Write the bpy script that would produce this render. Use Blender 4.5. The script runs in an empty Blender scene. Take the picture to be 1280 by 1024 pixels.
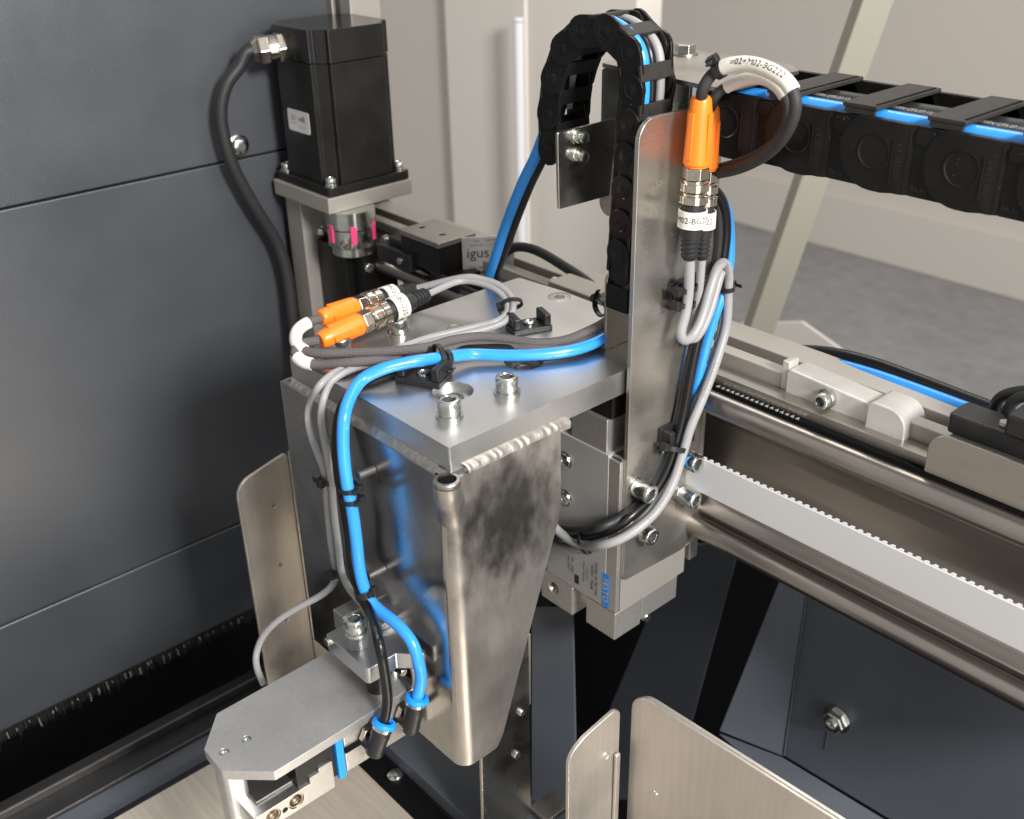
import bpy, bmesh, math, random
from mathutils import Vector, Matrix
random.seed(7)
S = 0.001                                   # everything below is written in millimetres
sc = bpy.context.scene
C = sc.collection

# ------------------------------------------------------------------ camera
YAW, PITCH, ROLL, FPX = math.radians(138.73598), 0.48687932, 0.0216625, 1342.94
_f = Vector((math.cos(PITCH)*math.cos(YAW), math.cos(PITCH)*math.sin(YAW), -math.sin(PITCH)))
_r = Vector((math.sin(YAW), -math.cos(YAW), 0)); _d = _f.cross(_r)
CR = math.cos(ROLL)*_r + math.sin(ROLL)*_d
CD = -math.sin(ROLL)*_r + math.cos(ROLL)*_d
CAM = Vector((371.34, -283.25, 267.60))
cam = bpy.data.objects.new("camera", bpy.data.cameras.new("camera")); C.objects.link(cam)
M = Matrix((CR, -CD, -_f)).transposed().to_4x4(); M.translation = CAM*S
cam.matrix_world = M
cam.data.sensor_width = 36; cam.data.lens = FPX/1280*36
cam.data.clip_start = 0.01; cam.data.clip_end = 100
cam.data.dof.use_dof = True; cam.data.dof.focus_distance = 0.60; cam.data.dof.aperture_fstop = 11
sc.camera = cam

# ------------------------------------------------------------------ light
w = bpy.data.worlds.new("World"); sc.world = w; w.use_nodes = True
nt = w.node_tree; bg = nt.nodes["Background"]
tc = nt.nodes.new("ShaderNodeTexCoord"); sx = nt.nodes.new("ShaderNodeSeparateXYZ")
mr = nt.nodes.new("ShaderNodeMapRange"); mr.inputs[1].default_value = -1; mr.inputs[2].default_value = 1
cr = nt.nodes.new("ShaderNodeValToRGB")
cr.color_ramp.elements[0].color = (.28, .26, .24, 1); cr.color_ramp.elements[1].color = (.58, .575, .57, 1)
e = cr.color_ramp.elements.new(.5); e.color = (.50, .48, .455, 1)
nt.links.new(tc.outputs["Generated"], sx.inputs[0]); nt.links.new(sx.outputs[2], mr.inputs[0])
nt.links.new(mr.outputs[0], cr.inputs[0]); nt.links.new(cr.outputs[0], bg.inputs[0])
bg.inputs[1].default_value = .98
def area(name, loc, to, size, power, col=(1, .95, .88), sy=None):
    l = bpy.data.lights.new(name, 'AREA'); l.energy = power; l.color = col; l.size = size*S
    if sy: l.shape = 'RECTANGLE'; l.size_y = sy*S
    o = bpy.data.objects.new(name, l); C.objects.link(o)
    o.location = Vector(loc)*S
    o.rotation_euler = (Vector(to)-Vector(loc)).to_track_quat('-Z', 'Y').to_euler()
    return o
area("key_lamp", (1500, -150, 900), (-100, 50, -60), 360, 58, (1, .97, .94), sy=360)
area("ceiling_lamp", (700, 500, 1600), (0, 50, 0), 620, 8, sy=300)
area("rear_ceiling_lamp", (-900, 1500, 1700), (-200, 300, 0), 1100, 10, sy=500)
area("fill_light", (1500, -500, -150), (-300, 0, -100), 700, 7, (1, .95, .9), sy=900)  # added soft fill from the viewer's side, no window stands there
sc.view_settings.view_transform = 'Standard'; sc.view_settings.look = 'None'
sc.view_settings.exposure = 0.15; sc.view_settings.gamma = 1
sc.render.engine = 'CYCLES'

# ------------------------------------------------------------------ geometry helpers
def P(px, py, ax, v):                       # the point of the plane <ax> = v that stands at a place of the photograph
    i = 'xyz'.index(ax)
    r = CR*((px-640)/FPX) + CD*((py-512)/FPX) + _f
    return CAM + r*((v-CAM[i])/r[i])
V3 = lambda p: P(*p) if len(p) == 4 else Vector(p)

def frame(d):
    d = d.normalized(); a = Vector((0, 0, 1)) if abs(d.z) < .9 else Vector((1, 0, 0))
    u = d.cross(a).normalized(); return u, d.cross(u)

def spline(pts, step=2.0):                  # Catmull-Rom through the points
    p = [V3(q) for q in pts]
    p = [p[0]*2-p[1]] + p + [p[-1]*2-p[-2]]
    out = []
    for i in range(1, len(p)-2):
        n = max(2, int((p[i+1]-p[i]).length/step))
        for k in range(n):
            t = k/n; t2 = t*t; t3 = t2*t
            out.append(.5*((2*p[i]) + (p[i+1]-p[i-1])*t + (2*p[i-1]-5*p[i]+4*p[i+1]-p[i+2])*t2 + (3*p[i]-p[i-1]-3*p[i+1]+p[i+2])*t3))
    out.append(p[-2])
    for _ in range(2):                      # relax small wobbles
        out = [out[0]] + [(out[i-1]+out[i]*2+out[i+1])/4 for i in range(1, len(out)-1)] + [out[-1]]
    return out

def rpoly(pts, rad, n=6):                   # polygon with rounded corners
    out = []; N = len(pts)
    if not hasattr(rad, '__len__'): rad = [rad]*N
    for i in range(N):
        a, b, c = Vector(pts[i-1]), Vector(pts[i]), Vector(pts[(i+1) % N]); r = rad[i]
        if r <= 0: out.append(tuple(b)); continue
        u = (a-b).normalized(); v = (c-b).normalized()
        ang = u.angle(v); t = min(r/math.tan(ang/2), (a-b).length*.49, (c-b).length*.49)
        r = t*math.tan(ang/2)
        p0 = b+u*t; p1 = b+v*t; ce = b+(u+v).normalized()*(r/math.sin(ang/2))
        a0 = math.atan2(p0.y-ce.y, p0.x-ce.x); a1 = math.atan2(p1.y-ce.y, p1.x-ce.x)
        da = (a1-a0+math.pi) % (2*math.pi)-math.pi
        for k in range(n+1): out.append((ce.x+r*math.cos(a0+da*k/n), ce.y+r*math.sin(a0+da*k/n)))
    return out

class MB:
    def __init__(s): s.bm = bmesh.new(); s.uv = s.bm.loops.layers.uv.new('UVMap')
    def face(s, vs):
        try: return s.bm.faces.new(vs)
        except ValueError: return None
    def quad(s, pts):
        s.face([s.bm.verts.new(V3(p)) for p in pts]); return s
    def box(s, a, b):
        x0, x1 = sorted((a[0], b[0])); y0, y1 = sorted((a[1], b[1])); z0, z1 = sorted((a[2], b[2]))
        return s.prism([(x0, y0), (x1, y0), (x1, y1), (x0, y1)], 'z', z0, z1)
    def prism(s, poly, ax, lo, hi, top=None):
        def mk(q, h): return {'z': (q[0], q[1], h), 'x': (h, q[0], q[1]), 'y': (q[0], h, q[1])}[ax]
        A = [s.bm.verts.new(mk(q, lo)) for q in poly]; B = [s.bm.verts.new(mk(q, hi)) for q in (top or poly)]
        s.face(A[::-1]); s.face(B); n = len(A)
        for i in range(n): s.face([A[i], A[(i+1) % n], B[(i+1) % n], B[i]])
        return s
    def pts_prism(s, pts, vec):              # any planar outline of 3-D points pushed along vec
        A = [s.bm.verts.new(Vector(q)) for q in pts]; B = [s.bm.verts.new(Vector(q)+Vector(vec)) for q in pts]
        s.face(A[::-1]); s.face(B); n = len(A)
        for i in range(n): s.face([A[i], A[(i+1) % n], B[(i+1) % n], B[i]])
        return s
    def lathe(s, p, d, prof, n=28, closed=False, ph=0):   # prof = (distance along d, radius)
        p = Vector(p); d = Vector(d).normalized(); u, v = frame(d); rings = []
        for t, r in prof:
            if r <= 1e-6: rings.append([s.bm.verts.new(p+d*t)])
            else: rings.append([s.bm.verts.new(p+d*t+(u*math.cos(ph+2*math.pi*k/n)+v*math.sin(ph+2*math.pi*k/n))*r) for k in range(n)])
        for i in range(len(rings)-1+(1 if closed else 0)):
            A, B = rings[i], rings[(i+1) % len(rings)]
            for k in range(n):
                k2 = (k+1) % n
                if len(A) == 1 and len(B) == 1: break
                if len(A) == 1: s.face([A[0], B[k], B[k2]])
                elif len(B) == 1: s.face([A[k], B[0], A[k2]])
                else: s.face([A[k], B[k], B[k2], A[k2]])
        return s
    def cyl(s, p, q, r, n=24, r2=None, ch=0):
        p, q = Vector(p), Vector(q); L = (q-p).length; r2 = r if r2 is None else r2
        return s.lathe(p, q-p, [(0, 0), (0, r-ch), (ch, r), (L-ch, r2), (L, r2-ch), (L, 0)], n)
    def tube(s, path, r, n=14, inner=None):
        pts = [V3(q) for q in path]; t0 = (pts[1]-pts[0]).normalized(); u = frame(t0)[0]; rings = []; L = 0; Ls = []
        for i, p in enumerate(pts):
            t = (pts[min(i+1, len(pts)-1)]-pts[max(i-1, 0)]).normalized()
            u = (u-t*u.dot(t)).normalized(); v = t.cross(u); rr = r(i/(len(pts)-1)) if callable(r) else r
            rings.append([s.bm.verts.new(p+(u*math.cos(2*math.pi*k/n)+v*math.sin(2*math.pi*k/n))*rr) for k in range(n)])
            if i: L += (p-pts[i-1]).length
            Ls.append(L)
        for i in range(len(rings)-1):
            for k in range(n):
                k2 = (k+1) % n; f = s.face([rings[i][k], rings[i][k2], rings[i+1][k2], rings[i+1][k]])
                if f:
                    for lp, uvv in zip(f.loops, ((Ls[i], k/n), (Ls[i], (k+1)/n), (Ls[i+1], (k+1)/n), (Ls[i+1], k/n))): lp[s.uv].uv = uvv
        s.face(rings[0][::-1]); s.face(rings[-1]); return s
    def obox(s, c, ux, uy, uz, h):           # oriented box: centre, three directions, half sizes
        c = Vector(c); ux, uy, uz = [Vector(q).normalized()*k for q, k in zip((ux, uy, uz), h)]
        vs = [s.bm.verts.new(c+ux*a+uy*b+uz*e) for a in (-1, 1) for b in (-1, 1) for e in (-1, 1)]
        for f in ((0, 1, 3, 2), (4, 6, 7, 5), (0, 4, 5, 1), (2, 3, 7, 6), (0, 2, 6, 4), (1, 5, 7, 3)): s.face([vs[i] for i in f])
        return s
    def build(s, name, mat, parent=None, bevel=0, smooth=35, org=None, seg=2):
        bmesh.ops.recalc_face_normals(s.bm, faces=s.bm.faces)
        o0 = ORG.get(parent, Vector()) if parent else Vector(org or (0, 0, 0))
        for v in s.bm.verts: v.co = (v.co-o0)*S
        me = bpy.data.meshes.new(name); s.bm.to_mesh(me); s.bm.free()
        me.materials.append(MAT[mat] if isinstance(mat, str) else mat)
        if smooth:
            me.shade_smooth(); me.set_sharp_from_angle(angle=math.radians(smooth))
        o = bpy.data.objects.new(name, me); C.objects.link(o)
        if parent: o.parent = parent
        else: o.location = o0*S
        ORG[o] = o0
        if bevel:
            b = o.modifiers.new('bevel', 'BEVEL'); b.width = bevel*S; b.segments = seg; b.limit_method = 'ANGLE'; b.angle_limit = math.radians(35); b.harden_normals = True
        return o
ORG = {}
def cut(o, cutter_bms):                      # drill real holes
    cs = []
    for mb in cutter_bms:
        c = mb.build('cutter', o.data.materials[0], o.parent); cs.append(c)
        m = o.modifiers.new('hole', 'BOOLEAN'); m.object = c; m.operation = 'DIFFERENCE'; m.solver = 'EXACT'
    if o.modifiers[0].type == 'BEVEL' and len(o.modifiers) > 1:
        b = o.modifiers[0]; bw = b.width; o.modifiers.remove(b)
        b = o.modifiers.new('bevel', 'BEVEL'); b.width = bw; b.segments = 2; b.limit_method = 'ANGLE'; b.angle_limit = math.radians(35); b.harden_normals = True
    bpy.context.view_layer.update()
    me = bpy.data.meshes.new_from_object(o.evaluated_get(bpy.context.evaluated_depsgraph_get()))
    o.modifiers.clear(); o.data = me
    for c in cs: bpy.data.objects.remove(c)
def tag(o, label=None, cat=None, group=None, kind=None):
    if label: o['label'] = label
    if cat: o['category'] = cat
    if group: o['group'] = group
    if kind: o['kind'] = kind
    return o
def thing(name, loc, label, cat, group=None):
    o = bpy.data.objects.new(name, None); C.objects.link(o); o.empty_display_size = .01
    loc = V3(loc); o.location = loc*S; ORG[o] = loc.copy()
    return tag(o, label, cat, group)
def copy_tree(o, parent=None):
    c = o.copy(); C.objects.link(c)
    if parent: c.parent = parent
    for ch in list(o.children): copy_tree(ch, c)
    return c
def text(string, size, mat, parent, fn, name='lettering', sub=0):
    cu = bpy.data.curves.new('t', 'FONT'); cu.body = string; cu.size = size; cu.align_x = 'CENTER'; cu.align_y = 'CENTER'; cu.resolution_u = 3
    o = bpy.data.objects.new('t', cu); C.objects.link(o); bpy.context.view_layer.update()
    me = bpy.data.meshes.new_from_object(o.evaluated_get(bpy.context.evaluated_depsgraph_get()))
    bpy.data.objects.remove(o)
    o0 = ORG.get(parent, Vector())
    for v in me.vertices: v.co = (fn(v.co.x, v.co.y)-o0)*S
    me.materials.clear(); me.materials.append(MAT[mat]); me.name = name
    t = bpy.data.objects.new(name, me); C.objects.link(t); t.parent = parent; ORG[t] = o0
    return t
def flat(o, u, v):
    o, u, v = Vector(o), Vector(u).normalized(), Vector(v).normalized()
    return lambda a, b: o+u*a+v*b

# ------------------------------------------------------------------ materials
MAT = {}
def mat(name, col, metal=0, rough=.5, spec=.5, coat=0, bump=None, var=None, aniso=0, clear=None, rvar=None, speck=None, smudge=None):
    m = bpy.data.materials.new(name); m.use_nodes = True; n = m.node_tree.nodes; l = m.node_tree.links
    b = n['Principled BSDF']; b.inputs['Base Color'].default_value = (*col, 1); b.inputs['Metallic'].default_value = metal
    b.inputs['Roughness'].default_value = rough; b.inputs['Specular IOR Level'].default_value = spec
    b.inputs['Coat Weight'].default_value = coat; b.inputs['Coat Roughness'].default_value = .12
    if clear: b.inputs['Transmission Weight'].default_value = clear
    t = n.new('ShaderNodeTexCoord')
    def noise(scale, stretch, detail=3):
        mp = n.new('ShaderNodeMapping'); mp.inputs['Scale'].default_value = [scale*q*1000 for q in stretch]
        nz = n.new('ShaderNodeTexNoise'); nz.inputs['Scale'].default_value = 1; nz.inputs['Detail'].default_value = detail
        l.new(t.outputs['Object'], mp.inputs[0]); l.new(mp.outputs[0], nz.inputs['Vector']); return nz.outputs[0]
    if bump:                                 # (scale per mm, stretch, strength, distance mm)
        f = noise(bump[0], bump[1]); bp = n.new('ShaderNodeBump'); bp.inputs['Strength'].default_value = bump[2]
        bp.inputs['Distance'].default_value = bump[3]*S; l.new(f, bp.inputs['Height']); l.new(bp.outputs[0], b.inputs['Normal'])
    if var:                                  # list of (scale, stretch, low mult, high mult)
        prev = None
        for sc_, st, lo, hi in var:
            f = noise(sc_, st, 5); r = n.new('ShaderNodeMapRange'); r.inputs[1].default_value = .3; r.inputs[2].default_value = .7
            r.inputs[3].default_value = lo; r.inputs[4].default_value = hi; l.new(f, r.inputs[0])
            if prev is None: prev = r.outputs[0]
            else:
                k = n.new('ShaderNodeMath'); k.operation = 'MULTIPLY'; l.new(prev, k.inputs[0]); l.new(r.outputs[0], k.inputs[1]); prev = k.outputs[0]
        vm = n.new('ShaderNodeVectorMath'); vm.operation = 'SCALE'; vm.inputs[0].default_value = col; l.new(prev, vm.inputs['Scale'])
        l.new(vm.outputs[0], b.inputs['Base Color'])
    if rvar:                                 # (scale, stretch, low, high)
        f = noise(rvar[0], rvar[1], 5); r = n.new('ShaderNodeMapRange'); r.inputs[1].default_value = .32; r.inputs[2].default_value = .68
        r.inputs[3].default_value = rvar[2]; r.inputs[4].default_value = rvar[3]; l.new(f, r.inputs[0]); l.new(r.outputs[0], b.inputs['Roughness'])
    if speck:                                # pale dust specks: (scale per mm, threshold, colour)
        f = noise(speck[0], I, 0); r = n.new('ShaderNodeMapRange'); r.inputs[1].default_value = speck[1]; r.inputs[2].default_value = speck[1]+.02
        l.new(f, r.inputs[0]); mx_ = n.new('ShaderNodeMix'); mx_.data_type = 'RGBA'; l.new(r.outputs[0], mx_.inputs[0])
        src = b.inputs['Base Color'].links[0].from_socket if b.inputs['Base Color'].links else None
        if src: l.new(src, mx_.inputs[6])
        else: mx_.inputs[6].default_value = (*col, 1)
        mx_.inputs[7].default_value = (*speck[2], 1); l.new(mx_.outputs[2], b.inputs['Base Color'])
    if smudge:                               # a dark hand-worn patch: (x, y, z in mm from the thing's base, radius, depth)
        ds = n.new('ShaderNodeVectorMath'); ds.operation = 'DISTANCE'; l.new(t.outputs['Object'], ds.inputs[0]); ds.inputs[1].default_value = [q*S for q in smudge[:3]]
        nz_ = noise(.075, (1, 1.3, .8), 12); ad = n.new('ShaderNodeMath'); ad.operation = 'MULTIPLY_ADD'; l.new(nz_, ad.inputs[0]); ad.inputs[1].default_value = -.075; l.new(ds.outputs['Value'], ad.inputs[2])
        r = n.new('ShaderNodeMapRange'); r.interpolation_type = 'SMOOTHSTEP'; r.inputs[1].default_value = -.03; r.inputs[2].default_value = (smudge[3]-30)*S; r.inputs[3].default_value = smudge[4]; r.inputs[4].default_value = 1
        l.new(ad.outputs[0], r.inputs[0]); v2 = n.new('ShaderNodeVectorMath'); v2.operation = 'SCALE'; l.new(b.inputs['Base Color'].links[0].from_socket, v2.inputs[0]); l.new(r.outputs[0], v2.inputs['Scale']); l.new(v2.outputs[0], b.inputs['Base Color'])
    if aniso: b.inputs['Anisotropic'].default_value = aniso
    MAT[name] = m; return m
I = (1, 1, 1)
mat('anodised', (.56, .56, .555), 1, .36, bump=(2.2, I, .10, .05), var=[(.02, I, .93, 1.05), (1.2, I, .97, 1.03)], rvar=(.03, I, .30, .42))
mat('anodised_grip', (.52, .52, .515), .8, .42, bump=(2.5, I, .12, .05), var=[(.02, I, .93, 1.05), (.3, I, .95, 1.04)], rvar=(.05, I, .36, .48), speck=(1.1, .83, (.8, .8, .8)))
mat('cast_alu', (.60, .58, .55), .9, .45, bump=(1.5, I, .25, .06), var=[(.4, I, .9, 1.06)])
mat('satin_face', (.47, .465, .455), .5, .42, bump=(2.2, I, .1, .04), var=[(.02, I, .94, 1.05)])
mat('pale_alu', (.42, .395, .36), .6, .5, bump=(2, I, .1, .04), var=[(.02, I, .95, 1.03)])
mat('dark_alu', (.15, .145, .14), .85, .42, bump=(1.5, I, .15, .05), var=[(.1, I, .85, 1.1)])
mat('stainless_z', (.50, .475, .44), 1, .30, bump=(1.0, (4, 4, .07), .06, .04), var=[(.6, (2, 2, .05), .94, 1.04), (.025, I, .88, 1.06)], rvar=(.04, I, .22, .40))
mat('stainless_d', (.50, .475, .43), .9, .34, bump=(1.0, (.3, .1, 3.0), .07, .04), var=[(.5, (.3, .12, 2.5), .90, 1.06), (.022, I, .80, 1.1)], rvar=(.035, I, .22, .42))
mat('stainless_y', (.50, .47, .43), 1, .38, bump=(1.0, (3, .07, 3), .07, .04), var=[(.5, (2, .06, 2), .92, 1.05), (.02, I, .93, 1.05)], rvar=(.03, I, .32, .45))
mat('stainless_x', (.38, .36, .33), 1, .40, bump=(1.0, (.07, 3, 3), .07, .04), var=[(.5, (.06, 2, 2), .92, 1.05), (.02, I, .9, 1.05)], rvar=(.03, I, .34, .48))
mat('polished_steel', (.50, .485, .465), 1, .16, bump=(.9, (1.5, 1.5, .08), .035, .03), var=[(.03, I, .80, 1.08), (.7, (2, 2, .1), .95, 1.03)], rvar=(.02, I, .15, .33))
mat('hood_brushed', (.42, .395, .365), .88, .42, bump=(1.0, (1.2, 1.2, .5), .12, .05), var=[(.012, I, .86, 1.08), (.25, (1, 1, .4), .93, 1.05)], rvar=(.03, I, .34, .5), smudge=(80, 4, 166, 50, .20))
mat('clear_block', (.66, .65, .62), .45, .2, coat=.5, var=[(.05, I, .85, 1.05)])
mat('weld', (.50, .47, .43), 1, .42, bump=(.7, I, .3, .2), var=[(.3, I, .75, 1.1)])
mat('rail_steel', (.38, .35, .32), 1, .33, bump=(1, (.03, 2, 2), .03, .03), var=[(.02, I, .9, 1.05)])
mat('beam_alu', (.44, .41, .375), .95, .36, bump=(1, (.05, 2, 2), .06, .03), var=[(.012, (.5, 1, 1), .85, 1.1), (.5, (.06, 2, 2), .95, 1.04)])
mat('zinc', (.66, .68, .64), 1, .22, var=[(.25, I, .85, 1.08)])
mat('socket_dark', (.26, .27, .28), .8, .35)
mat('nickel', (.66, .60, .52), 1, .2, var=[(.4, I, .9, 1.05)])
mat('brass', (.46, .40, .32), 1, .35)
mat('black_anod', (.008, .0075, .007), .0, .36, .35, bump=(2, I, .05, .03), var=[(.03, I, .85, 1.15)], rvar=(.03, I, .26, .46), speck=(1.0, .85, (.12, .12, .12)))
mat('black_gloss', (.007, .0068, .0065), 0, .16, .6, rvar=(.04, I, .12, .24))
mat('black_plastic', (.012, .012, .0125), 0, .42, .45, bump=(1.5, I, .12, .04), var=[(.1, I, .8, 1.2)])
mat('chain_plastic', (.0055, .0053, .0052), 0, .36, .26, bump=(1.2, I, .12, .05), var=[(.06, I, .7, 1.4)], rvar=(.04, I, .28, .46), speck=(1.1, .85, (.10, .10, .10)))
mat('chain_bar', (.022, .020, .018), 0, .5, .3, bump=(1.6, I, .3, .08), var=[(.2, I, .85, 1.2)])
mat('rubber', (.018, .018, .019), 0, .5, .4, bump=(1.0, I, .15, .05))
mat('tube_black', (.006, .006, .007), 0, .3, .35)
mat('tube_blue', (.03, .265, .74), 0, .22, .5, var=[(.03, I, .95, 1.04)])
mat('ring_blue', (.01, .24, .74), 0, .35, .5)
mat('orange', (.88, .20, .014), 0, .36, .5, bump=(1.5, I, .08, .04), var=[(.06, I, .96, 1.03)])
mat('cable_grey', (.27, .27, .275), 0, .42, .4, bump=(.6, I, .1, .05), var=[(.05, I, .95, 1.03)])
mat('sleeve_white', (.66, .635, .575), 0, .45, .4, bump=(.3, I, .1, .1))
mat('print_black', (.02, .02, .02), 0, .6)
mat('print_grey', (.16, .16, .16), 0, .6)
mat('label_silver', (.62, .61, .60), .3, .4)
mat('belt_white', (.57, .57, .57), 0, .42, .4, bump=(.2, (.2, 1, 1), .05, .1), var=[(.02, (.3, 1, 1), .97, 1.02)])
mat('braid_dark', (.03, .03, .03), 0, .6, .3, bump=(1.6, I, .5, .12), var=[(.8, I, .8, 1.2)])
mat('pink', (.82, .05, .22), 0, .4)
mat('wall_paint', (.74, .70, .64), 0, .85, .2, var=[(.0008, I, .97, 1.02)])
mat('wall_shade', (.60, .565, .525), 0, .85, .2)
mat('carpet', (.34, .34, .345), 0, .95, .1, var=[(.02, (1, 1, 1), .88, 1.1), (.002, I, .94, 1.05)])
mat('post_paint', (.36, .35, .29), .2, .5)
mat('white_paint', (.78, .79, .82), 0, .35)
mat('cabinet_paint', (.075, .085, .102), 0, .42, .5, bump=(.9, I, .35, .10), var=[(.01, I, .92, 1.08)])
mat('panel_paint', (.042, .047, .055), 0, .38, .9, bump=(1.0, I, .75, .2), var=[(.01, I, .92, 1.08)], rvar=(.012, I, .33, .45), speck=(.8, .86, (.14, .15, .17)))
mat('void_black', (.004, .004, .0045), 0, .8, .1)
mat('bristle', (.012, .012, .012), 0, .5)
mat('lint', (.5, .5, .5), 0, .6)
mat('tray', (.60, .54, .46), .6, .40, bump=(.4, (.08, 2, 1), .08, .05), var=[(.15, (.1, 2, 1), .88, 1.06), (.01, I, .92, 1.05)])
mat('guide_steel', (.55, .515, .47), .8, .36, bump=(.5, (2, 2, .06), .08, .05), var=[(.3, (1, 1, .05), .93, 1.04), (.015, I, .86, 1.07)], rvar=(.03, I, .27, .46), speck=(.8, .86, (.3, .28, .25)))
# textile braid: two crossing sets of threads in the tube's own coordinates
m = mat('braid', (.11, .10, .10), 0, .7, .25); n = m.node_tree.nodes; l = m.node_tree.links; b = n['Principled BSDF']
uv = n.new('ShaderNodeUVMap'); sp = n.new('ShaderNodeSeparateXYZ'); l.new(uv.outputs[0], sp.inputs[0]); outs = []
for sg in (1, -1):
    a = n.new('ShaderNodeMath'); a.operation = 'MULTIPLY'; a.inputs[1].default_value = 6.2832*.55; l.new(sp.outputs[0], a.inputs[0])
    c = n.new('ShaderNodeMath'); c.operation = 'MULTIPLY_ADD'; c.inputs[1].default_value = sg*6.2832*8; l.new(sp.outputs[1], c.inputs[0]); l.new(a.outputs[0], c.inputs[2])
    d = n.new('ShaderNodeMath'); d.operation = 'SINE'; l.new(c.outputs[0], d.inputs[0]); outs.append(d)
mx = n.new('ShaderNodeMath'); mx.operation = 'MULTIPLY'; l.new(outs[0].outputs[0], mx.inputs[0]); l.new(outs[1].outputs[0], mx.inputs[1])
bp = n.new('ShaderNodeBump'); bp.inputs['Strength'].default_value = .8; bp.inputs['Distance'].default_value = .25*S
l.new(mx.outputs[0], bp.inputs['Height']); l.new(bp.outputs[0], b.inputs['Normal'])
r = n.new('ShaderNodeMapRange'); r.inputs[1].default_value = -1; r.inputs[3].default_value = .7; r.inputs[4].default_value = 1.3
vm = n.new('ShaderNodeVectorMath'); vm.operation = 'SCALE'; vm.inputs[0].default_value = (.115, .105, .105)
l.new(mx.outputs[0], r.inputs[0]); l.new(r.outputs[0], vm.inputs['Scale']); l.new(vm.outputs[0], b.inputs['Base Color'])

# ------------------------------------------------------------------ the room behind the machine
def struct(o): o['kind'] = 'structure'; return o
struct(MB().box((-3900, 3100, -1080), (4000, 3160, 2600)).build('back_wall', 'wall_paint', smooth=0))
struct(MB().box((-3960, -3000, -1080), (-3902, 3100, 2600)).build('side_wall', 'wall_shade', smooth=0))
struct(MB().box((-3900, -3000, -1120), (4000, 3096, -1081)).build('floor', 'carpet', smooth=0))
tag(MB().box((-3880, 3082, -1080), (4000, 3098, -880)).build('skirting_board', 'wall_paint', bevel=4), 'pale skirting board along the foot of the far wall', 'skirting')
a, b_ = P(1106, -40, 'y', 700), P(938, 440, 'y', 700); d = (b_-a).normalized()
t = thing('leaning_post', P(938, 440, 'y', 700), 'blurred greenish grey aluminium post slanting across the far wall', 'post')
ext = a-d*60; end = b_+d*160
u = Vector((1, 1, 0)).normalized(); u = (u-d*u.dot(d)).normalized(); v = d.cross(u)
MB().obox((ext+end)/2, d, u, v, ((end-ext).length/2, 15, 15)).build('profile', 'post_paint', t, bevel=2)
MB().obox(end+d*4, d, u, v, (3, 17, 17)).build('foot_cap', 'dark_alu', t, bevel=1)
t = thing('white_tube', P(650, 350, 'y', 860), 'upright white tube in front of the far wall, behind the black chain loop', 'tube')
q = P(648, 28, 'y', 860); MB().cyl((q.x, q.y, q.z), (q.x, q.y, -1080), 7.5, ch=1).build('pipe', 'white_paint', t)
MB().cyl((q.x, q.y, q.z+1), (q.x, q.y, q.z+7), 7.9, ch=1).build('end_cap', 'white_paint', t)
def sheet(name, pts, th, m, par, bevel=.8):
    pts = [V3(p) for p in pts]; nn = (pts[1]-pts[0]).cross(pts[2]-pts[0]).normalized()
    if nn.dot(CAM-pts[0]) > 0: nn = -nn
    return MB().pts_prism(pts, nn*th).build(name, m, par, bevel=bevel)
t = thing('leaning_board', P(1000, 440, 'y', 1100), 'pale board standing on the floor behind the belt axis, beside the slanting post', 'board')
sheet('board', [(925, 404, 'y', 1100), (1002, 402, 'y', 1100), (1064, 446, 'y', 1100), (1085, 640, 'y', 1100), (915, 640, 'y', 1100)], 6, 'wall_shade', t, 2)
n0, n1 = P(559, 100, 'y', 900), P(790, 100, 'y', 900)
t = thing('cabinet_wall', (n0.x, 900, -1080), 'pale upright cabinet wall behind the blue tubes and the black chain loop', 'cabinet')
MB().box((n0.x, 900, -1080), (P(657, 100, 'y', 900).x, 960, 900)).build('left_panel', 'wall_paint', t, bevel=3)
MB().box((P(657, 100, 'y', 900).x+1, 906, -1080), (n1.x, 960, 900)).build('right_panel', 'wall_paint', t, bevel=3)
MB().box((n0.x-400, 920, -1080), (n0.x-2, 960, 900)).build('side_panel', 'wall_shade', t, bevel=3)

# ------------------------------------------------------------------ dark enclosure panel on the left
XP = -430
t = thing('enclosure_panel', (XP, -50, -392), 'tall dark blue grey coated sheet wall with horizontal seams, left of the motor', 'panel')
zs = [(600, 42.5), (41, -291), (-292.6, -391)]
for zt, zb in zs:
    MB().box((XP-14, -420, zt), (XP, 228, zb)).build('panel_sheet', 'panel_paint', t, bevel=1.2)
MB().box((XP-18, -420, 600), (XP-15, 226, -391)).build('backing', 'void_black', t)
q = P(298, 182, 'x', XP)
bl = MB().lathe((XP, q.y, q.z), (1, 0, 0), [(0, 9), (1.2, 9), (2.0, 7.6), (5.2, 6.2), (6.2, 4.5), (6.3, 0)]).build('button_bolt', 'zinc', t)
MB().lathe((XP+6.4, q.y, q.z), (1, 0, 0), [(0, 3.3), (.2, 3.3), (.2, 0)], n=6).build('socket', 'socket_dark', bl)
mb = MB()
for i in range(1500):
    y = -420+i*.42; z0 = -388-random.random()*2; L = 11+random.random()*7+(6 if random.random() < .06 else 0)
    dx, dy = random.uniform(-1.5, 2), random.uniform(-1.6, 1.6)
    mb.quad([(XP-4, y, z0), (XP-4, y+.5, z0), (XP-4+dx, y+.4+dy, z0-L), (XP-4+dx, y+dy, z0-L)])
tag(mb.build('brush_strip', 'bristle', t, smooth=0), kind='stuff')
mb = MB()
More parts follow.
